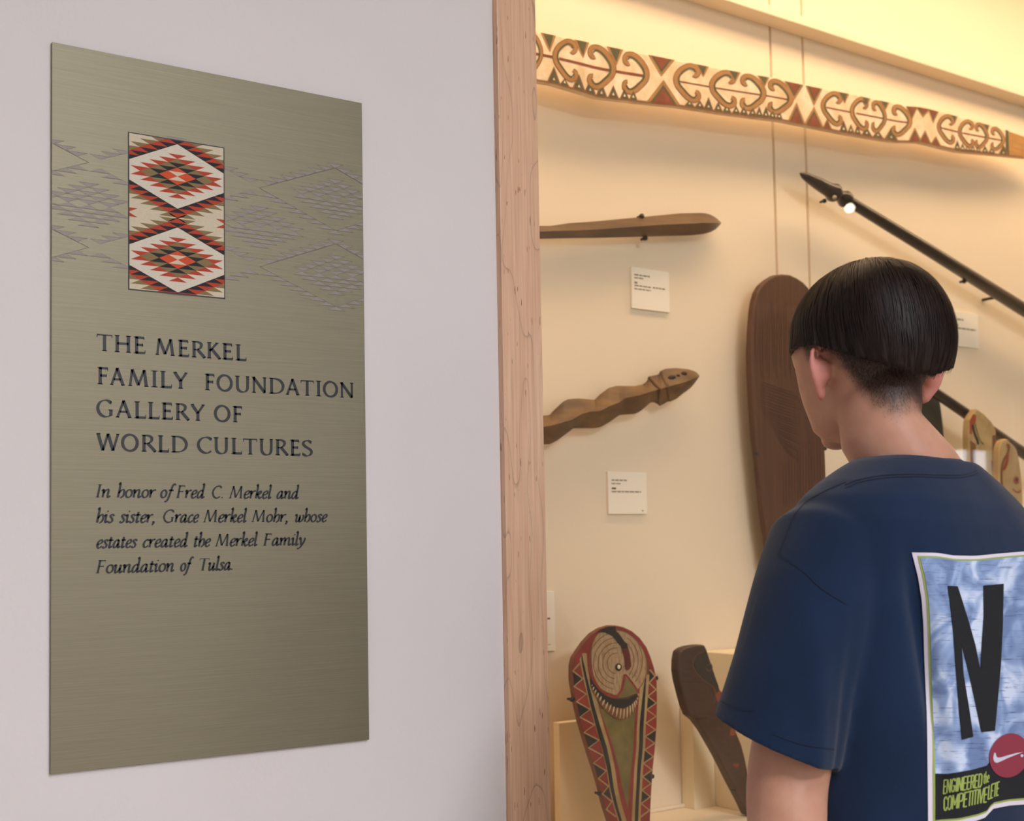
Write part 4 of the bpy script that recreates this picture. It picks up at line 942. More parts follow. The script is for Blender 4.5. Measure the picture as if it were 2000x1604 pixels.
card(1015, 1158, 1085, 1276, 'label card half hidden behind the wooden post', [(.3, .86, .47, .028, 1), (.3, .76, .535, .028, 1), (.7, .86, .90, .01, 0)])
card(1840, 604, 1912, 672, 'faint ivory label card directly right of the dark hair', [(.4, .6, .25, .05, 0), (.15, .45, .42, .05, 0), (.3, .92, .5, .045, 0)])

# ================================================================== the visitor
YAW = math.radians(-8)
RT = Vector((1.280, 1.050, 0))
PF_ = Vector((math.sin(YAW), math.cos(YAW), 0)); PR_ = Vector((math.cos(YAW), -math.sin(YAW), 0)); UP = Vector((0, 0, 1))
def L3(r, f, z): return RT + PR_ * r + PF_ * f + UP * z
def ell(cr_, cf, z, hr, ff, fb, n=48, e=2.3, tilt=0.0):
    out = []
    for i in range(n):
        t = 2 * math.pi * i / n; c, s = math.cos(t), math.sin(t)
        k = (abs(c) ** e + abs(s) ** e) ** (-1 / e); f = s * k * (ff if s > 0 else fb)
        out.append(L3(cr_ + c * k * hr, cf + f, z + f * tilt))
    return out
person = empty('person', RT, 'young person with dark bowl-cut hair in a navy t-shirt, back turned, looking into the case', 'person')

# head frame
HC = P(1694, 733, 1.615); HY = math.radians(12); HP = math.radians(-9)
hf = Vector((math.sin(HY), math.cos(HY), 0)); HRt = Vector((math.cos(HY), -math.sin(HY), 0))
HF = (hf * math.cos(HP) + UP * math.sin(HP)).normalized(); HU = HRt.cross(HF).normalized()
def H3(x, y, z): return HC + HRt * x + HF * y + HU * z
def hloc(p): d = p - HC; return Vector((d.dot(HRt), d.dot(HF), d.dot(HU)))
HEAD = [(-.093, .062, -.02, .018, .052), (-.086, .078, .0, .034, .048), (-.07, .088, .02, .048, .03), (-.05, .091, .045, .057, .0), (-.025, .091, .066, .065, 0), (0, .090, .080, .070, 0), (.022, .087, .092, .074, 0), (.045, .091, .099, .0765, 0), (.07, .091, .100, .0765, 0), (.09, .085, .096, .073, 0), (.11, .07, .083, .062, 0), (.125, .048, .06, .043, 0), (.134, .02, .028, .018, 0)]
def head_rings():
    rs = []
    for z, ff, fb, hw, c in HEAD:
        if z < 0: z *= .79
        ring = []
        for i in range(40):
            t = 2 * math.pi * i / 40; cc, s = math.cos(t), math.sin(t); e_ = 2.9 if s > 0 and z < .06 else 2.2; k = (abs(cc) ** e_ + abs(s) ** e_) ** (-1 / e_)
            ring.append(H3(cc * k * hw, s * k * (ff - c if s > 0 else fb + c) + c, z))
        rs.append(ring)
    return rs
def remesh(mb, name, voxel, smooth_it, material, parent, factor=.5):
    o = mb.build(name, material, None, True)
    md = o.modifiers.new('r', 'REMESH'); md.mode = 'VOXEL'; md.voxel_size = voxel; md.use_smooth_shade = True
    if smooth_it:
        sm = o.modifiers.new('s', 'SMOOTH'); sm.iterations = smooth_it; sm.factor = factor
    dg = bpy.context.evaluated_depsgraph_get(); me = bpy.data.meshes.new_from_object(o.evaluated_get(dg))
    old = o.data; o.modifiers.clear(); o.data = me; bpy.data.meshes.remove(old)
    me.materials.clear(); me.materials.append(material)
    me.polygons.foreach_set('use_smooth', [True] * len(me.polygons))
    return o

def skin_mat():
    mt = bpy.data.materials.new('skin'); mt.use_nodes = True; nt = mt.node_tree; N = nt.nodes; L = nt.links; b = N['Principled BSDF']
    b.inputs['Roughness'].default_value = .5; b.inputs['Specular IOR Level'].default_value = .35
    b.inputs['Subsurface Weight'].default_value = .12; b.inputs['Subsurface Radius'].default_value = (1, .35, .2); b.inputs['Subsurface Scale'].default_value = .01
    at = N.new('ShaderNodeAttribute'); at.attribute_name = 'stubble'; sp_ = N.new('ShaderNodeSeparateColor'); L.new(at.outputs['Color'], sp_.inputs[0])
    tc = N.new('ShaderNodeTexCoord'); mp = N.new('ShaderNodeMapping'); mp.inputs['Scale'].default_value = (700, 700, 260)
    nz = N.new('ShaderNodeTexNoise'); nz.inputs['Scale'].default_value = 1; nz.inputs['Detail'].default_value = 2; L.new(tc.outputs['Object'], mp.inputs[0]); L.new(mp.outputs[0], nz.inputs[0])
    ad = N.new('ShaderNodeMath'); ad.operation = 'MULTIPLY_ADD'; ad.inputs[1].default_value = .5; ad.inputs[2].default_value = -.25; L.new(nz.outputs['Fac'], ad.inputs[0])
    a2 = N.new('ShaderNodeMath'); a2.operation = 'MULTIPLY'; L.new(ad.outputs[0], a2.inputs[0])
    m4 = N.new('ShaderNodeMath'); m4.operation = 'MULTIPLY'; m4.inputs[1].default_value = 2.2; m4.use_clamp = True; L.new(sp_.outputs[0], m4.inputs[0]); L.new(m4.outputs[0], a2.inputs[1])
    a3 = N.new('ShaderNodeMath'); a3.operation = 'ADD'; a3.use_clamp = True; L.new(a2.outputs[0], a3.inputs[0]); L.new(sp_.outputs[0], a3.inputs[1])
    n2 = N.new('ShaderNodeTexNoise'); n2.inputs['Scale'].default_value = 26; n2.inputs['Detail'].default_value = 4; L.new(tc.outputs['Object'], n2.inputs[0])
    c1 = N.new('ShaderNodeValToRGB'); c1.color_ramp.elements[0].position = .3; c1.color_ramp.elements[0].color = lin((184, 134, 112)); c1.color_ramp.elements[1].position = .7; c1.color_ramp.elements[1].color = lin((198, 150, 126)); L.new(n2.outputs['Fac'], c1.inputs[0])
    mr = N.new('ShaderNodeMix'); mr.data_type = 'RGBA'; L.new(sp_.outputs[1], mr.inputs[0]); L.new(c1.outputs[0], mr.inputs[6]); mr.inputs[7].default_value = lin((206, 122, 120))
    mx = N.new('ShaderNodeMix'); mx.data_type = 'RGBA'; L.new(a3.outputs[0], mx.inputs[0]); L.new(mr.outputs[2], mx.inputs[6]); mx.inputs[7].default_value = lin((46, 32, 30))
    L.new(mx.outputs[2], b.inputs['Base Color'])
    return mt
M_SKIN = skin_mat()
B = MB()
B.loft(head_rings())
# neck
B.tube([L3(0, -.022, 1.35), L3(0, -.024, 1.385), L3(-.006, -.024, 1.41), L3(-.018, -.02, 1.435), HC - HRt * .012 + HF * -.026 + HU * -.080, HC - HRt * .009 + HF * -.026 + HU * -.05, HC + HF * -.022 + HU * -.01], [(.105, .075), (.088, .070), (.070, .062), (.058, .057), (.049, .053), (.047, .052), (.048, .052)], 28, up=PF_)
# brow, nose, lips, chin, cheeks
B.ellipsoid(H3(0, .083, .035), HRt * .05, HF * .012, HU * .010, 20, 10)
B.loft([[H3(x * w_, .086 + y, z) for x, y in ((-1, -.01), (0, .007 * d), (1, -.01), (0, -.02))] for z, w_, d in ((.025, .007, .3), (.01, .008, .9), (-.012, .012, 1.7), (-.02, .014, 1.5), (-.026, .010, .6))])
B.ellipsoid(H3(0, .088, -.037), HRt * .024, HF * .009, HU * .006, 14, 8); B.ellipsoid(H3(0, .088, -.045), HRt * .022, HF * .009, HU * .006, 14, 8)
B.ellipsoid(H3(0, .080, -.064), HRt * .022, HF * .016, HU * .014, 14, 8)
# ears: bowl, rim and lobe, standing off the head
for s in (-1, 1):
    o_ = H3(s * .0735, -.010, -.006); out = (HRt * s * .86 - HF * .51).normalized(); nrm = (HRt * s * .51 + HF * .86).normalized()
    u = (HU * .985 - HF * .17).normalized() * .9
    B.ellipsoid(o_ + out * .011 - nrm * .005 + u * .002, out * .011, u * .017, nrm * .009, 16, 10)
    B.ellipsoid(o_ + out * .010, out * .017, u * .026, nrm * .006, 18, 10)
    rim = [(-.001, .022), (.006, .031), (.016, .0345), (.0245, .027), (.0275, .013), (.026, .0), (.021, -.012), (.014, -.022), (.008, -.030), (.001, -.031), (-.001, -.022)]
    q = catmull([o_ + out * a + u * b + nrm * .003 for a, b in rim], 4); B.tube(q, [.0034] * len(q), 10, up=nrm)
    B.ellipsoid(o_ + out * .006 - u * .024, out * .008, u * .009, nrm * .0045, 12, 8)
# trunk under the shirt
B.loft([ell(0, -.01, z, a, b, c, 32) for z, a, b, c in ((.80, .15, .09, .10), (.95, .165, .10, .105), (1.1, .15, .10, .10), (1.25, .17, .105, .105), (1.33, .175, .09, .10), (1.38, .14, .07, .085), (1.42, .075, .06, .06))])
# arms and hands
WR = {}
for s in (-1, 1):
    sh, el_, wr = (-.160, -.004, 1.32), (-.270, -.002, 1.025), (-.19, .18, .86)
    a = [L3(sh[0] * -s, sh[1], sh[2]), L3(-.207 * -s, -.003, lerp(sh[2], el_[2], .35)), L3(-.252 * -s, .0, lerp(sh[2], el_[2], .75)), L3(el_[0] * -s, el_[1] - .003, el_[2]), L3(lerp(el_[0], wr[0], .3) * -s, lerp(el_[1], wr[1], .3), lerp(el_[2], wr[2], .35)), L3(wr[0] * -s, wr[1], wr[2])]
    q = catmull(a, 6); rr = [interp([(0, .046), (.3, .046), (.5, .043), (.62, .041), (.75, .042), (1, .027)], i / (len(q) - 1)) for i in range(len(q))]
    B.tube(q, rr, 24, up=PF_)
    w_ = a[-1]; d = (PF_ * .85 - UP * .25 - PR_ * s * .42).normalized(); sd = d.cross(UP).normalized() * s; n_ = sd.cross(d).normalized() * s
    B.tube([w_ - d * .01, w_ + d * .03, w_ + d * .07, w_ + d * .09], [(.026, .018), (.036, .015), (.040, .014), (.036, .011)], 18, up=n_)
    for k, (off, ln) in enumerate(((-.028, .068), (-.010, .076), (.010, .072), (.027, .056))):
        b0 = w_ + d * .085 + sd * off; q = [b0 - d * .012, b0 + d * ln * .4 - UP * .004, b0 + d * ln * .7 - UP * .016, b0 + d * ln * .88 - UP * .032]
        B.tube(q, [.0092, .0088, .0082, .0068], 12)
    b0 = w_ + d * .03 - sd * .03; B.tube([b0, b0 + d * .025 - sd * .018, b0 + d * .05 - sd * .022 - UP * .005, b0 + d * .066 - sd * .018 - UP * .012], [.012, .0115, .0102, .008], 12)
# legs
for s in (-1, 1): B.tube([L3(s * .085, 0, .86), L3(s * .095, .005, .5), L3(s * .10, -.01, .3), L3(s * .10, -.01, .09)], [.078, .055, .052, .038], 18, up=PF_)
body = remesh(B, 'body', .0030, 5, M_SKIN, None)
ca = body.data.color_attributes.new('stubble', 'FLOAT_COLOR', 'POINT')
vals = []
for v in body.data.vertices:
    p = v.co
    st, ear = 0.0, 0.0
    if p.z > 1.35:
        h = hloc(p); ph = math.degrees(math.atan2(h.x, h.y + .01)); dl = 180 - abs(ph)
        zl = interp([(0, -.072), (22, -.082), (42, -.066), (58, -.040), (70, -.008), (88, .026)], dl) + .004 * noise.noise(p * 90)
        if dl < 92 and h.z < .09 and not (abs(h.x) > .077 and h.y > -.05 and h.z < .04):
            st = smoothstep(zl - .008, zl + .034, h.z) * (1 - smoothstep(78, 92, dl)) 
        if h.z > .015 and 92 <= dl < 118: st = max(st, .75 * smoothstep(.012, .03, h.z) * (1 - smoothstep(108, 116, dl)))
        if abs(h.x) > .0765 and abs(h.z) < .042 and -.056 < h.y < .006: ear = .55; st *= .1
        elif abs(h.x) > .07 and abs(h.z) < .04 and h.y < -.0: ear = .25
        if h.y > .05 and -.0 < h.z < .0: st = 0
    vals += [st * .93, ear, 0, 1]
ca.data.foreach_set('color', vals)
adopt(body, person)
# eyes and brows (on the far side of the head)
M_EYE = mat('eye_white', (230, 226, 220), .25); M_IRIS = mat('iris_brown', (56, 36, 24), .2); M_HAIR = mat('dark_brown_hair', (40, 26, 21), .52, col2=(22, 15, 14), var=.3, vscale=(150, 150, 14), spec=.25)
for s in (-1, 1):
    e_ = MB().ellipsoid(H3(s * .031, .0795, .014), HRt * .0135, HU * .0075, HF * .0115, 18, 10).build('eye', M_EYE, body, True)
    adopt(MB().ellipsoid(H3(s * .031, .0905, .014), HRt * .0048, HU * .0055, HF * .0012, 14, 6).build('iris', M_IRIS, None, True), body)
    MB().tube([H3(s * .015, .094, .032), H3(s * .032, .094, .037), H3(s * .047, .084, .033)], [(.002, .0035)] * 3, 8).build('eyebrow', M_HAIR, body, True)

# ---------------- bowl cut hair
def edge_z(ph):
    a = ph % 360
    return interp([(0, .044), (50, .036), (90, .018), (130, -.012), (165, -.028), (195, -.028), (230, -.006), (262, .028), (290, .040), (330, .044), (360, .044)], a)
Z0, VR = .036, .101
def hair_pt(ph, s, off=0.0):
    """ph in degrees from the front towards the right; s 0 at the crown, 1 at the lower edge"""
    a = math.radians(ph); ze = edge_z(ph)
    te = math.acos(max(-1, min(1, (ze - Z0) / VR))) if ze < Z0 + VR else .5
    th = te * s
    sn = math.sin(th); sn = sn ** .86
    fx = .094; fy = .094 if math.cos(a) > 0 else .112
    e = 2.2; c, q = math.cos(a), math.sin(a); k = (abs(c) ** e + abs(q) ** e) ** (-1 / e)
    return H3(q * k * (fx + off) * sn, -.012 * (1 - sn) * 1.2 - .010 + c * k * (fy + off) * sn, Z0 + (VR + off) * math.cos(th))
random.seed(11)
NP, NS = 180, 26; rows = []
clump = [random.gauss(0, 1) for _ in range(NP)]
jag = [random.uniform(-.006, .0035) for _ in range(NP)]
hm = MB()
def ring(s, off_f):
    return [hair_pt(j * 360 / NP, s + (jag[j] if s >= .999 else 0), off_f(j)) for j in range(NP)]
rings = [ring(max(.02, i / NS), lambda j, i=i: .0009 * clump[j] * smoothstep(.1, .9, i / NS) + .0008 * math.sin(j * 1.9)) for i in range(NS + 1)]
inner = [[H3(*(hloc(p).x * k, hloc(p).y * k + .0, hloc(p).z + dz)) for p in rings[-1]] for k, dz in ((.93, .001), (.84, .006), (.74, .02))]
hm.loft(rings + inner, True)
hair = hm.build('hair', M_HAIR, None, True)
# fine strands laid over the cap
sm_ = MB()
NST = 5200
for i in range(NST):
    ph = random.uniform(0, 360); s0 = random.uniform(.02, .75) if random.random() < .8 else .03; s1 = random.uniform(.94, 1.035) if random.random() < .75 else random.uniform(s0 + .15, 1.0)
    if s1 < s0 + .1: s1 = s0 + .1
    dr = random.gauss(0, 2.6); of = random.uniform(.0002, .0024); w_ = random.uniform(.00025, .0006); n_ = 8; A_ = []; B_ = []
    for k in range(n_ + 1):
        t = k / n_; s_ = lerp(s0, s1, t); pp = ph + dr * t + 3 * math.sin(s_ * 3 + ph * .3) * .4
        o1 = of * math.sin(math.pi * min(1, t * 1.15 + .08)) + (.0008 if t < 1 else 0)
        p = hair_pt(pp, s_, o1); tn = (hair_pt(pp + .5, s_, o1) - p).normalized()
        ww = w_ * (1 - .7 * t ** 3); A_.append(p - tn * ww); B_.append(p + tn * ww)
    b = len(sm_.v); sm_.v += A_ + B_
    for k in range(n_): sm_.f.append((b + k, b + k + 1, b + n_ + 1 + k + 1, b + n_ + 1 + k)); sm_.m.append(0)
hs = link_mesh('hair_strands', sm_.v, sm_.f, M_HAIR, None, True); hs['kind'] = 'stuff'
adopt(hair, person); adopt(hs, hair)
# clipped short hair of the fade: tiny strands rooted in the scalp
fd = MB(); me = body.data; cand = [(i, vals[4 * i]) for i in range(len(me.vertices)) if vals[4 * i] > .08]
random.shuffle(cand)
bl = body.location + person.location
for i, s_ in cand[:14000]:
    if random.random() > s_ + .05: continue
    v = me.vertices[i]; p = v.co.copy(); nn = v.normal
    # mesh coordinates are still world coordinates shifted by the parent offset
    p = p + nn * .0002 + Vector((random.uniform(-.0012, .0012), random.uniform(-.0012, .0012), random.uniform(-.0012, .0012)))
    d = (nn * .35 - UP * .9 + Vector((random.gauss(0, .25), random.gauss(0, .25), 0))).normalized(); sd = d.cross(nn).normalized(); ln = .0016 + .004 * s_
    b = len(fd.v); fd.v += [p - sd * .00018, p + sd * .00018, p + d * ln]; fd.f.append((b, b + 1, b + 2)); fd.m.append(0)
M_STUB = mat('clipped_hair', (52, 38, 36), .6)
fo = link_mesh('clipped_hair', fd.v, fd.f, M_STUB, None, False); fo['kind'] = 'stuff'; adopt(fo, hair)

# ---------------- t-shirt
def cloth_mat(name, c, c2):
    return mat(name, c, .92, col2=c2, var=.2, vscale=(7, 7, 7), bump=.00025, bscale=(900, 900, 900), sheen=.15, spec=.2)
M_SHIRT = cloth_mat('navy_cotton', (21, 41, 70), (17, 34, 60))
T = MB(); HEMS = []
TR = [(.70, .232, .135, .150), (.85, .228, .130, .142), (1.0, .224, .125, .136), (1.15, .220, .120, .132), (1.25, .218, .114, .132), (1.32, .214, .105, .128), (1.36, .206, .095, .120), (1.388, .188, .085, .108), (1.408, .160, .075, .096), (1.424, .130, .066, .086), (1.438, .100, .058, .076), (1.446, .078, .054, .070)]
T.loft([ell(0, -.012, z, a, b, c, 64, 2.45) for z, a, b, c in TR])
for s in (-1, 1):
    a = [(-.120, -.005, 1.352, .058, .074), (-.166, -.005, 1.322, .068, .080), (-.200, -.003, 1.265, .066, .076), (-.233, .004, 1.20, .062, .071), (-.261, .010, 1.130, .066, .076)]
    axis = [L3(r * -s, f, z) for r, f, z, _, _ in a]
    te_ = ((axis[-1] - axis[-2]).normalized() + (-UP) * .8 + PF_ * .55).normalized(); HEMS.append((axis[-1] - UP * (a[-1][0] * -s * .085) * smoothstep(1.15, 1.33, a[-1][2]), te_))
    def srings(k, upto=None):
        rs = []
        for i, (r, f, z, ra, rb) in enumerate(a):
            t = (axis[min(i + 1, len(a) - 1)] - axis[max(i - 1, 0)]).normalized()
            if i == len(a) - 1: t = (t + (-UP) * .8 + PF_ * .55).normalized()
            side = t.cross(PF_).normalized(); fa = side.cross(t).normalized(); c_ = axis[i]
            rs.append([c_ + side * (ra - k) * math.cos(q_) + fa * (rb - k) * math.sin(q_) for q_ in [2 * math.pi * j / 48 for j in range(48)]])
        return rs
    o_, i_ = srings(0), srings(.0100)
    T.loft(o_ + [i_[4], i_[3], i_[2]], True)
shirt = remesh(T, 't_shirt', .0042, 8, M_SHIRT, None)
# soft folds, and the left shoulder carried a little higher than the right
NV = len(shirt.data.vertices); co_ = [0.0] * (3 * NV); no_ = [0.0] * (3 * NV)
shirt.data.vertices.foreach_get('co', co_); shirt.data.vertices.foreach_get('normal', no_)
for vi in range(NV):
    p = Vector(co_[3 * vi:3 * vi + 3]); vn = Vector(no_[3 * vi:3 * vi + 3]); d = p - RT; r, f, z = d.dot(PR_), d.dot(PF_), p.z
    k = 0.0
    q = Vector((r * 9, f * 9, z * 2.2)); k += .0035 * noise.noise(q) + .0014 * noise.noise(q * 2.3)
    if f < .03:                                            # creases running down from the back of the armpit
        for s in (-1, 1):
            x_ = s * (.163 - .018 * smoothstep(1.3, 1.1, z)); k -= .014 * math.exp(-((r - x_) / .011) ** 2) * smoothstep(1.36, 1.26, z) * smoothstep(1.0, 1.12, z)
            k += .004 * math.exp(-((r - s * .135) / .016) ** 2) * smoothstep(1.34, 1.25, z)
        for x_, w2, am in ((-.262, .012, .005), (-.225, .010, -.004)): k += am * math.exp(-((r - x_ - (1.25 - z) * -.15) / w2) ** 2) * smoothstep(1.30, 1.18, z)
    q = p + vn * k - UP * (r * .085) * smoothstep(1.15, 1.33, z)
    co_[3 * vi:3 * vi + 3] = q
for (c_, t_) in HEMS:                                      # hems cut straight
    for vi in range(NV):
        p = Vector(co_[3 * vi:3 * vi + 3])
        if (p - c_).length < .10:
            d = (p - c_).dot(t_)
            if -.006 < d < .010 and abs((p - RT).dot(PR_)) > .234: co_[3 * vi:3 * vi + 3] = p - t_ * (d + .006)
shirt.data.vertices.foreach_set('co', co_); shirt.data.update()
# the shirt surface as a tree of triangles, to lay seams and print on it
sh_me = shirt.data; sh_me.calc_loop_triangles()
TREE = BVHTree.FromPolygons([v.co.copy() for v in sh_me.vertices], [tuple(p.vertices) for p in sh_me.polygons])
def on_shirt(px, py, off):
    d = ray(px, py).normalized(); h = TREE.ray_cast(CAM, d)
    if h[0] is None: h = TREE.find_nearest(P(px, py, 1.6))
    n_ = h[1] if h[1].dot(d) < 0 else -h[1]
    return h[0] + n_ * off * .7 - d * off * .6
class Print:
    def __init__(s): s.bm = bmesh.new(); s.uv = []
    def poly(s, pts, mi, lay, step=9):
        b = bmesh.new(); vs = [b.verts.new((x, y, 0)) for x, y in pts]
        for t3 in tessellate_polygon([[Vector((x, y, 0)) for x, y in pts]]):
            try: b.faces.new([vs[i] for i in t3])
            except ValueError: pass
        for _ in range(7):
            es = [e for e in b.edges if e.calc_length() > step]
            if not es: break
            bmesh.ops.subdivide_edges(b, edges=es, cuts=1, use_grid_fill=False); bmesh.ops.triangulate(b, faces=[f for f in b.faces if len(f.verts) > 3], quad_method='SHORT_EDGE', ngon_method='EAR_CLIP')
        b.verts.index_update(); mp = {}
        for v in b.verts: mp[v.index] = s.bm.verts.new(on_shirt(v.co.x, v.co.y, .0012 + .0004 * lay)); s.uv.append((v.co.x, v.co.y))
        for f in b.faces:
            try: nf = s.bm.faces.new([mp[v.index] for v in f.verts]); nf.material_index = mi; nf.smooth = True
            except ValueError: pass
        b.free()
    def ribbon(s, pts, w_, mi, lay, step=9):
        for i in range(len(pts) - 1):
            a, b = pts[i], pts[i + 1]; tx, ty = b[0] - a[0], b[1] - a[1]; l = math.hypot(tx, ty) or 1e-9; tx /= l; ty /= l; h = w_ / 2; e = h * .3
            s.poly([(a[0] - ty * h - tx * e, a[1] + tx * h - ty * e), (b[0] - ty * h + tx * e, b[1] + tx * h + ty * e), (b[0] + ty * h + tx * e, b[1] - tx * h + ty * e), (a[0] + ty * h - tx * e, a[1] - tx * h - ty * e)], mi, lay, step)
    def build(s, name, mats, parent):
        bmesh.ops.recalc_face_normals(s.bm, faces=s.bm.faces)
        for f in s.bm.faces:
            if f.normal.dot(f.calc_center_median() - CAM) > 0: f.normal_flip()
        me = bpy.data.meshes.new(name); s.bm.verts.index_update(); s.bm.to_mesh(me); s.bm.free()
        for m_ in mats: me.materials.append(m_)
        ca = me.color_attributes.new('pos', 'FLOAT_COLOR', 'POINT')
        vv = []
        for x, y in s.uv: vv += [(x - 1760) / 300, (y - 1060) / 300, 0, 1]
        ca.data.foreach_set('color', vv)
        o = bpy.data.objects.new(name, me); COL.objects.link(o); return adopt(o, parent)
adopt(shirt, person)
def C3(x, y): return (1760 + x / 2.95, 1060 + y / 2.95)
PR2 = [C3(60, 57), C3(200, 60), C3(300, 76), C3(420, 78), C3(560, 64), C3(708, 52), C3(900, 44), C3(1080, 46)]
M_PW = mat('print_white', (214, 208, 222), .8); M_PL_ = mat('print_lime', (150, 168, 84), .8); M_PN = mat('print_black', (10, 14, 22), .85); M_PR = mat('print_red', (134, 44, 64), .8); M_PT = mat('print_silver', (196, 196, 214), .7)
def brushed():
    mt = bpy.data.materials.new('print_brushed_blue'); mt.use_nodes = True; nt = mt.node_tree; N = nt.nodes; L = nt.links; b = N['Principled BSDF']; b.inputs['Roughness'].default_value = .85
    at = N.new('ShaderNodeAttribute'); at.attribute_name = 'pos'
    mp = N.new('ShaderNodeMapping'); mp.inputs['Scale'].default_value = (5, 90, 1); L.new(at.outputs['Color'], mp.inputs[0])
    n1 = N.new('ShaderNodeTexNoise'); n1.inputs['Scale'].default_value = 1; n1.inputs['Detail'].default_value = 5; n1.inputs['Roughness'].default_value = .75; L.new(mp.outputs[0], n1.inputs[0])
    mp2 = N.new('ShaderNodeMapping'); mp2.inputs['Scale'].default_value = (5.5, 3.6, 1); mp2.inputs['Rotation'].default_value = (0, 0, .5); L.new(at.outputs['Color'], mp2.inputs[0])
    n2 = N.new('ShaderNodeTexNoise'); n2.inputs['Scale'].default_value = 1; n2.inputs['Detail'].default_value = 2; n2.inputs['Distortion'].default_value = 1.2; L.new(mp2.outputs[0], n2.inputs[0])
    c2 = N.new('ShaderNodeValToRGB'); e = c2.color_ramp.elements; e[0].position = .36; e[0].color = lin((104, 126, 170)); e[1].position = .62; e[1].color = lin((196, 210, 236))
    m_ = e.new(.48) if False else c2.color_ramp.elements.new(.5); m_.color = lin((140, 164, 206)); L.new(n2.outputs['Fac'], c2.inputs[0])
    c1 = N.new('ShaderNodeValToRGB'); c1.color_ramp.elements[0].position = .36; c1.color_ramp.elements[0].color = (1, 1, 1, 1); c1.color_ramp.elements[1].position = .43; c1.color_ramp.elements[1].color = (0, 0, 0, 1); L.new(n1.outputs['Fac'], c1.inputs[0])
    mx = N.new('ShaderNodeMix'); mx.data_type = 'RGBA'; L.new(c1.outputs[0], mx.inputs[0]); L.new(c2.outputs[0], mx.inputs[6]); mx.inputs[7].default_value = lin((58, 62, 100)); L.new(mx.outputs[2], b.inputs['Base Color'])
    return mt
M_PB = brushed()
left = [C3(60, 57), C3(100, 200), C3(122, 330), C3(130, 480), C3(134, 640), C3(140, 900), C3(146, 1150), C3(150, 1380), C3(153, 1700)]
bottom_o = [C3(153, 1640), C3(330, 1625), C3(440, 1600), C3(490, 1580), C3(520, 1535), C3(620, 1515), C3(720, 1508), C3(900, 1485), C3(1080, 1462)]
rightx = 950
def lf(y): return interp([(57, 60), (200, 98), (330, 120), (480, 130), (640, 134), (900, 141), (1150, 147), (1380, 151), (1660, 154)], y)
def tp(x): return interp([(60, 57), (200, 60), (300, 76), (420, 78), (560, 64), (708, 52), (900, 44), (1080, 46)], x)
def bt_(x): return interp([(150, 1640), (330, 1625), (440, 1600), (490, 1580), (520, 1535), (620, 1515), (720, 1508), (900, 1485), (1080, 1462)], x)
def sheet(pr, ins, mi, lay, ytop=None, ybot=None):
    """print panel inset by ins from the outline, as a grid"""
    NX, NY = 34, 44; grid = []
    for j in range(NY + 1):
        row = []
        for i in range(NX + 1):
            u = i / NX; v_ = j / NY
            y_ = lerp(57, 1640, v_); x0_ = lf(y_) + ins; x_ = lerp(x0_, rightx - ins, u)
            a = (ytop(x_) if ytop else tp(x_) + ins * .72); b = (ybot(x_) if ybot else bt_(x_) - ins * .95); y2 = lerp(a, b, v_)
            x_ = lerp(lf(y2) + ins, rightx - ins, u)
            q = C3(x_, y2); row.append(pr.bm.verts.new(on_shirt(q[0], q[1], .0012 + .0004 * lay))); pr.uv.append(q)
        grid.append(row)
    for j in range(NY):
        for i in range(NX):
            f = pr.bm.faces.new((grid[j][i], grid[j][i + 1], grid[j + 1][i + 1], grid[j + 1][i])); f.material_index = mi; f.smooth = True
def bk(x): return interp([(190, 1332), (340, 1308), (445, 1282), (455, 1258), (500, 1246), (640, 1236), (720, 1230), (1080, 1180)], x)
pr = Print(); sheet(pr, 0, 0, 0); sheet(pr, 27, 1, 1); pr.build('print_border', [M_PW, M_PL_], shirt)
pr = Print(); sheet(pr, 40, 0, 2); sheet(pr, 40, 1, 3, ytop=bk); pp_ = pr.build('print_picture', [M_PB, M_PN], shirt)
pr = Print(); pr.poly([C3(*q) for q in [(262, 250), (318, 252), (340, 320), (385, 465), (420, 590), (449, 735), (456, 600), (468, 420), (466, 248), (582, 238), (577, 480), (566, 700), (550, 880), (532, 1083), (455, 1092), (420, 920), (385, 760), (340, 585), (352, 760), (385, 960), (408, 1118), (342, 1135), (325, 950), (308, 740), (292, 500), (276, 360)]], 0, 4.5); pr.build('print_letter', [M_PN], shirt)
pr = Print(); cx, cy = 612, 1230; pr.poly([C3(cx + 113 * math.cos(t), cy - 4 + 127 * math.sin(t) - 14 * math.cos(t)) for t in [2 * math.pi * i / 40 for i in range(40)]], 0, 5)
sw = [(526, 1208), (521, 1228), (520, 1248), (527, 1264), (542, 1268), (562, 1260), (600, 1242), (650, 1222), (690, 1206), (650, 1212), (600, 1226), (560, 1238), (544, 1238), (536, 1228), (534, 1214)]
pr.poly([C3(*q) for q in sw], 1, 6, 6); pr.poly([C3(684 + 8 * math.cos(t), 1227 + 9 * math.sin(t)) for t in [2 * math.pi * i / 12 for i in range(12)]], 1, 6, 6); pr.build('print_emblem', [M_PR, M_PT], shirt)
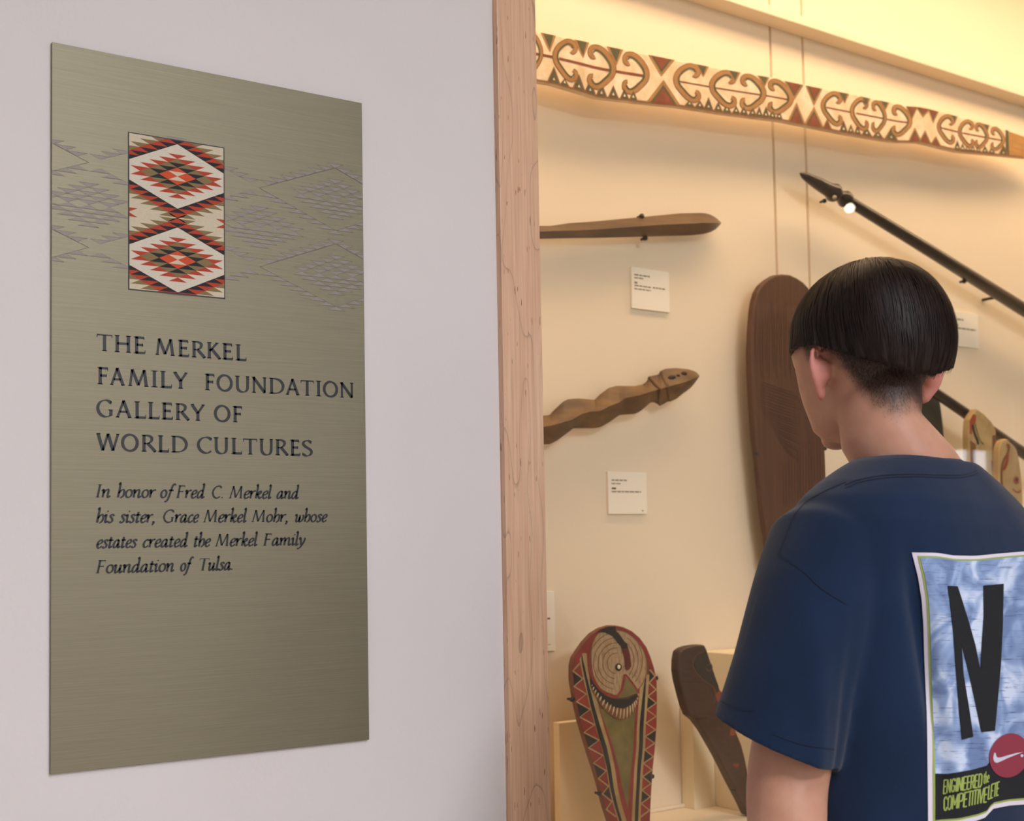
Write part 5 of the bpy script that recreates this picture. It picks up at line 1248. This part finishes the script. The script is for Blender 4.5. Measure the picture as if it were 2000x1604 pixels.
SANS = {'E': (.5, [[(.42, 1), (.08, 1), (.08, 0), (.42, 0)], [(.08, .52), (.38, .52)]]), 'N': (.58, [[(.08, 0), (.08, 1), (.48, 0), (.48, 1)]]), 'G': (.56, [[(.46, .8), (.4, .97), (.2, .97), (.08, .8), (.08, .2), (.2, .03), (.4, .03), (.46, .2), (.46, .45), (.3, .45)]]), 'I': (.22, [[(.11, 0), (.11, 1)]]),
 'R': (.54, [[(.08, 0), (.08, 1), (.34, 1), (.44, .9), (.44, .62), (.34, .5), (.08, .5)], [(.3, .5), (.46, 0)]]), 'D': (.56, [[(.08, 0), (.08, 1), (.32, 1), (.46, .85), (.46, .15), (.32, 0), (.08, 0)]]), 'C': (.54, [[(.46, .78), (.4, .97), (.2, .97), (.08, .8), (.08, .2), (.2, .03), (.4, .03), (.46, .22)]]), 'O': (.56, [[(.2, .98), (.08, .8), (.08, .2), (.2, .02), (.36, .02), (.48, .2), (.48, .8), (.36, .98), (.2, .98)]]),
 'M': (.7, [[(.08, 0), (.08, 1), (.34, .25), (.6, 1), (.6, 0)]]), 'P': (.52, [[(.08, 0), (.08, 1), (.34, 1), (.44, .9), (.44, .58), (.34, .46), (.08, .46)]]), 'T': (.46, [[(.23, 0), (.23, 1)], [(.0, 1), (.46, 1)]]), 'V': (.54, [[(.04, 1), (.27, 0), (.5, 1)]]), 'L': (.44, [[(.08, 1), (.08, 0), (.4, 0)]]), 'A': (.52, [[(.03, 0), (.26, 1), (.49, 0)], [(.12, .34), (.4, .34)]]),
 't': (.36, [[(.16, .85), (.16, .1), (.3, .02)], [(.02, .62), (.3, .62)]]), 'h': (.46, [[(.08, 0), (.08, 1)], [(.08, .5), (.22, .64), (.36, .52), (.36, 0)]]), 'e': (.46, [[(.08, .34), (.38, .34), (.34, .6), (.2, .66), (.08, .5), (.08, .15), (.2, .02), (.36, .08)]])}
pr = Print()
def sans(word, a, b, ha, hb, w_):
    adv = sum(SANS[c][0] for c in word); x = 0
    for c in word:
        for st in SANS[c][1]:
            pts = []
            for gx, gy in st:
                t = (x + gx) / adv; h_ = lerp(ha, hb, t); pts.append(C3(lerp(a[0], b[0], t) + gy * h_ * .08, lerp(a[1], b[1], t) - gy * h_))
            pr.ribbon(pts, w_ / 2.95, 0, 5, 30)
        x += SANS[c][0]
sans('ENGINEERED', (238, 1448), (456, 1404), 78, 74, 8)
sans('the', (462, 1392), (497, 1378), 72, 62, 5)
sans('COMPETITIVE', (236, 1548), (486, 1492), 80, 84, 8)
sans('LETE', (488, 1480), (553, 1452), 80, 76, 7.5)
pr.build('print_wording', [M_PL_], shirt)
# seams
M_SEAM = mat('navy_seam', (17, 28, 52), .9)
def C2(x, y): return (1380 + x / 2.156, 860 + y / 2.156)
pr = Print()
for ln in ([(585, 190), (640, 168), (740, 150), (870, 144), (1000, 148), (1090, 146), (1138, 128)], [(588, 202), (645, 178), (745, 160), (870, 154), (1000, 158), (1092, 156), (1142, 138)], [(585, 178), (500, 215), (420, 262), (365, 330), (330, 420), (305, 480)], [(300, 480), (400, 545), (480, 620), (560, 672), (590, 690)], [(60, 1100), (120, 1128), (200, 1140)], [(275, 1235), (400, 1280), (535, 1302)]):
    q = [(p.x, p.y) for p in catmull([(*C2(*a), 0) for a in ln], 5)]; pr.ribbon(q, 1.5, 0, -.6, 6)
pr.build('seam', [M_SEAM], shirt)['kind'] = 'stuff'
# collar band
cb = MB(); M_COL = cloth_mat('navy_rib_knit', (26, 41, 70), (22, 35, 62))
def collar_ring(z, k, dz=0): return ell(-.016, -.016, z - .018, .062 + k, .055 + k, .060 + k, 64, 2.2, tilt=-.08 + dz)
cb.loft([collar_ring(1.426, .016), collar_ring(1.436, .0135), collar_ring(1.448, .008), collar_ring(1.458, .0035), collar_ring(1.460, .001), collar_ring(1.456, -.001), collar_ring(1.43, .001)], False, closed_rings=True)
cb.build('collar', M_COL, shirt, True)
st2 = MB(); rg = collar_ring(1.432, .0165); st2.tube(rg + [rg[0]], .0009, 6, cap=False); st2.build('collar_stitching', M_SEAM, shirt, True)

# ---------------- trousers and shoes (below the frame)
M_JEAN = cloth_mat('dark_denim', (44, 52, 70), (36, 43, 60)); TJ = MB()
TJ.loft([ell(0, -.01, z, a, b, c, 40) for z, a, b, c in ((.74, .185, .12, .135), (.80, .178, .112, .125), (.90, .165, .105, .115), (.97, .158, .10, .108))])
for s in (-1, 1): TJ.loft([ell(s * x, f, z, a, a * 1.1, a * 1.1, 28) for z, x, f, a in ((.80, .09, 0, .095), (.60, .095, .0, .088), (.45, .10, .0, .078), (.25, .105, -.01, .075), (.06, .108, -.01, .078))])
tj = remesh(TJ, 'trousers', .009, 3, M_JEAN, None); adopt(tj, person)
M_SHOE = mat('white_trainer_leather', (196, 194, 190), .5); M_SOLE = mat('rubber_sole', (120, 118, 112), .8)
for s in (-1, 1):
    sh_ = MB().loft([[L3(s * .108 + x * w_, y_ + yy * l_, z) for x, yy in [(math.cos(t), math.sin(t)) for t in [2 * math.pi * j / 28 for j in range(28)]]] for z, w_, l_, y_ in ((.018, .048, .135, .045), (.04, .049, .136, .045), (.06, .046, .12, .035), (.08, .042, .09, .01), (.11, .042, .055, -.02), (.115, .036, .048, -.02))]).build('shoe', M_SHOE, None, True)
    adopt(sh_, person)
    so = MB().loft([[L3(s * .108 + x * .051, .045 + yy * .139, z) for x, yy in [(math.cos(t), math.sin(t)) for t in [2 * math.pi * j / 28 for j in range(28)]]] for z in (0.0, .019)]).build('sole', M_SOLE, None, False); adopt(so, sh_)
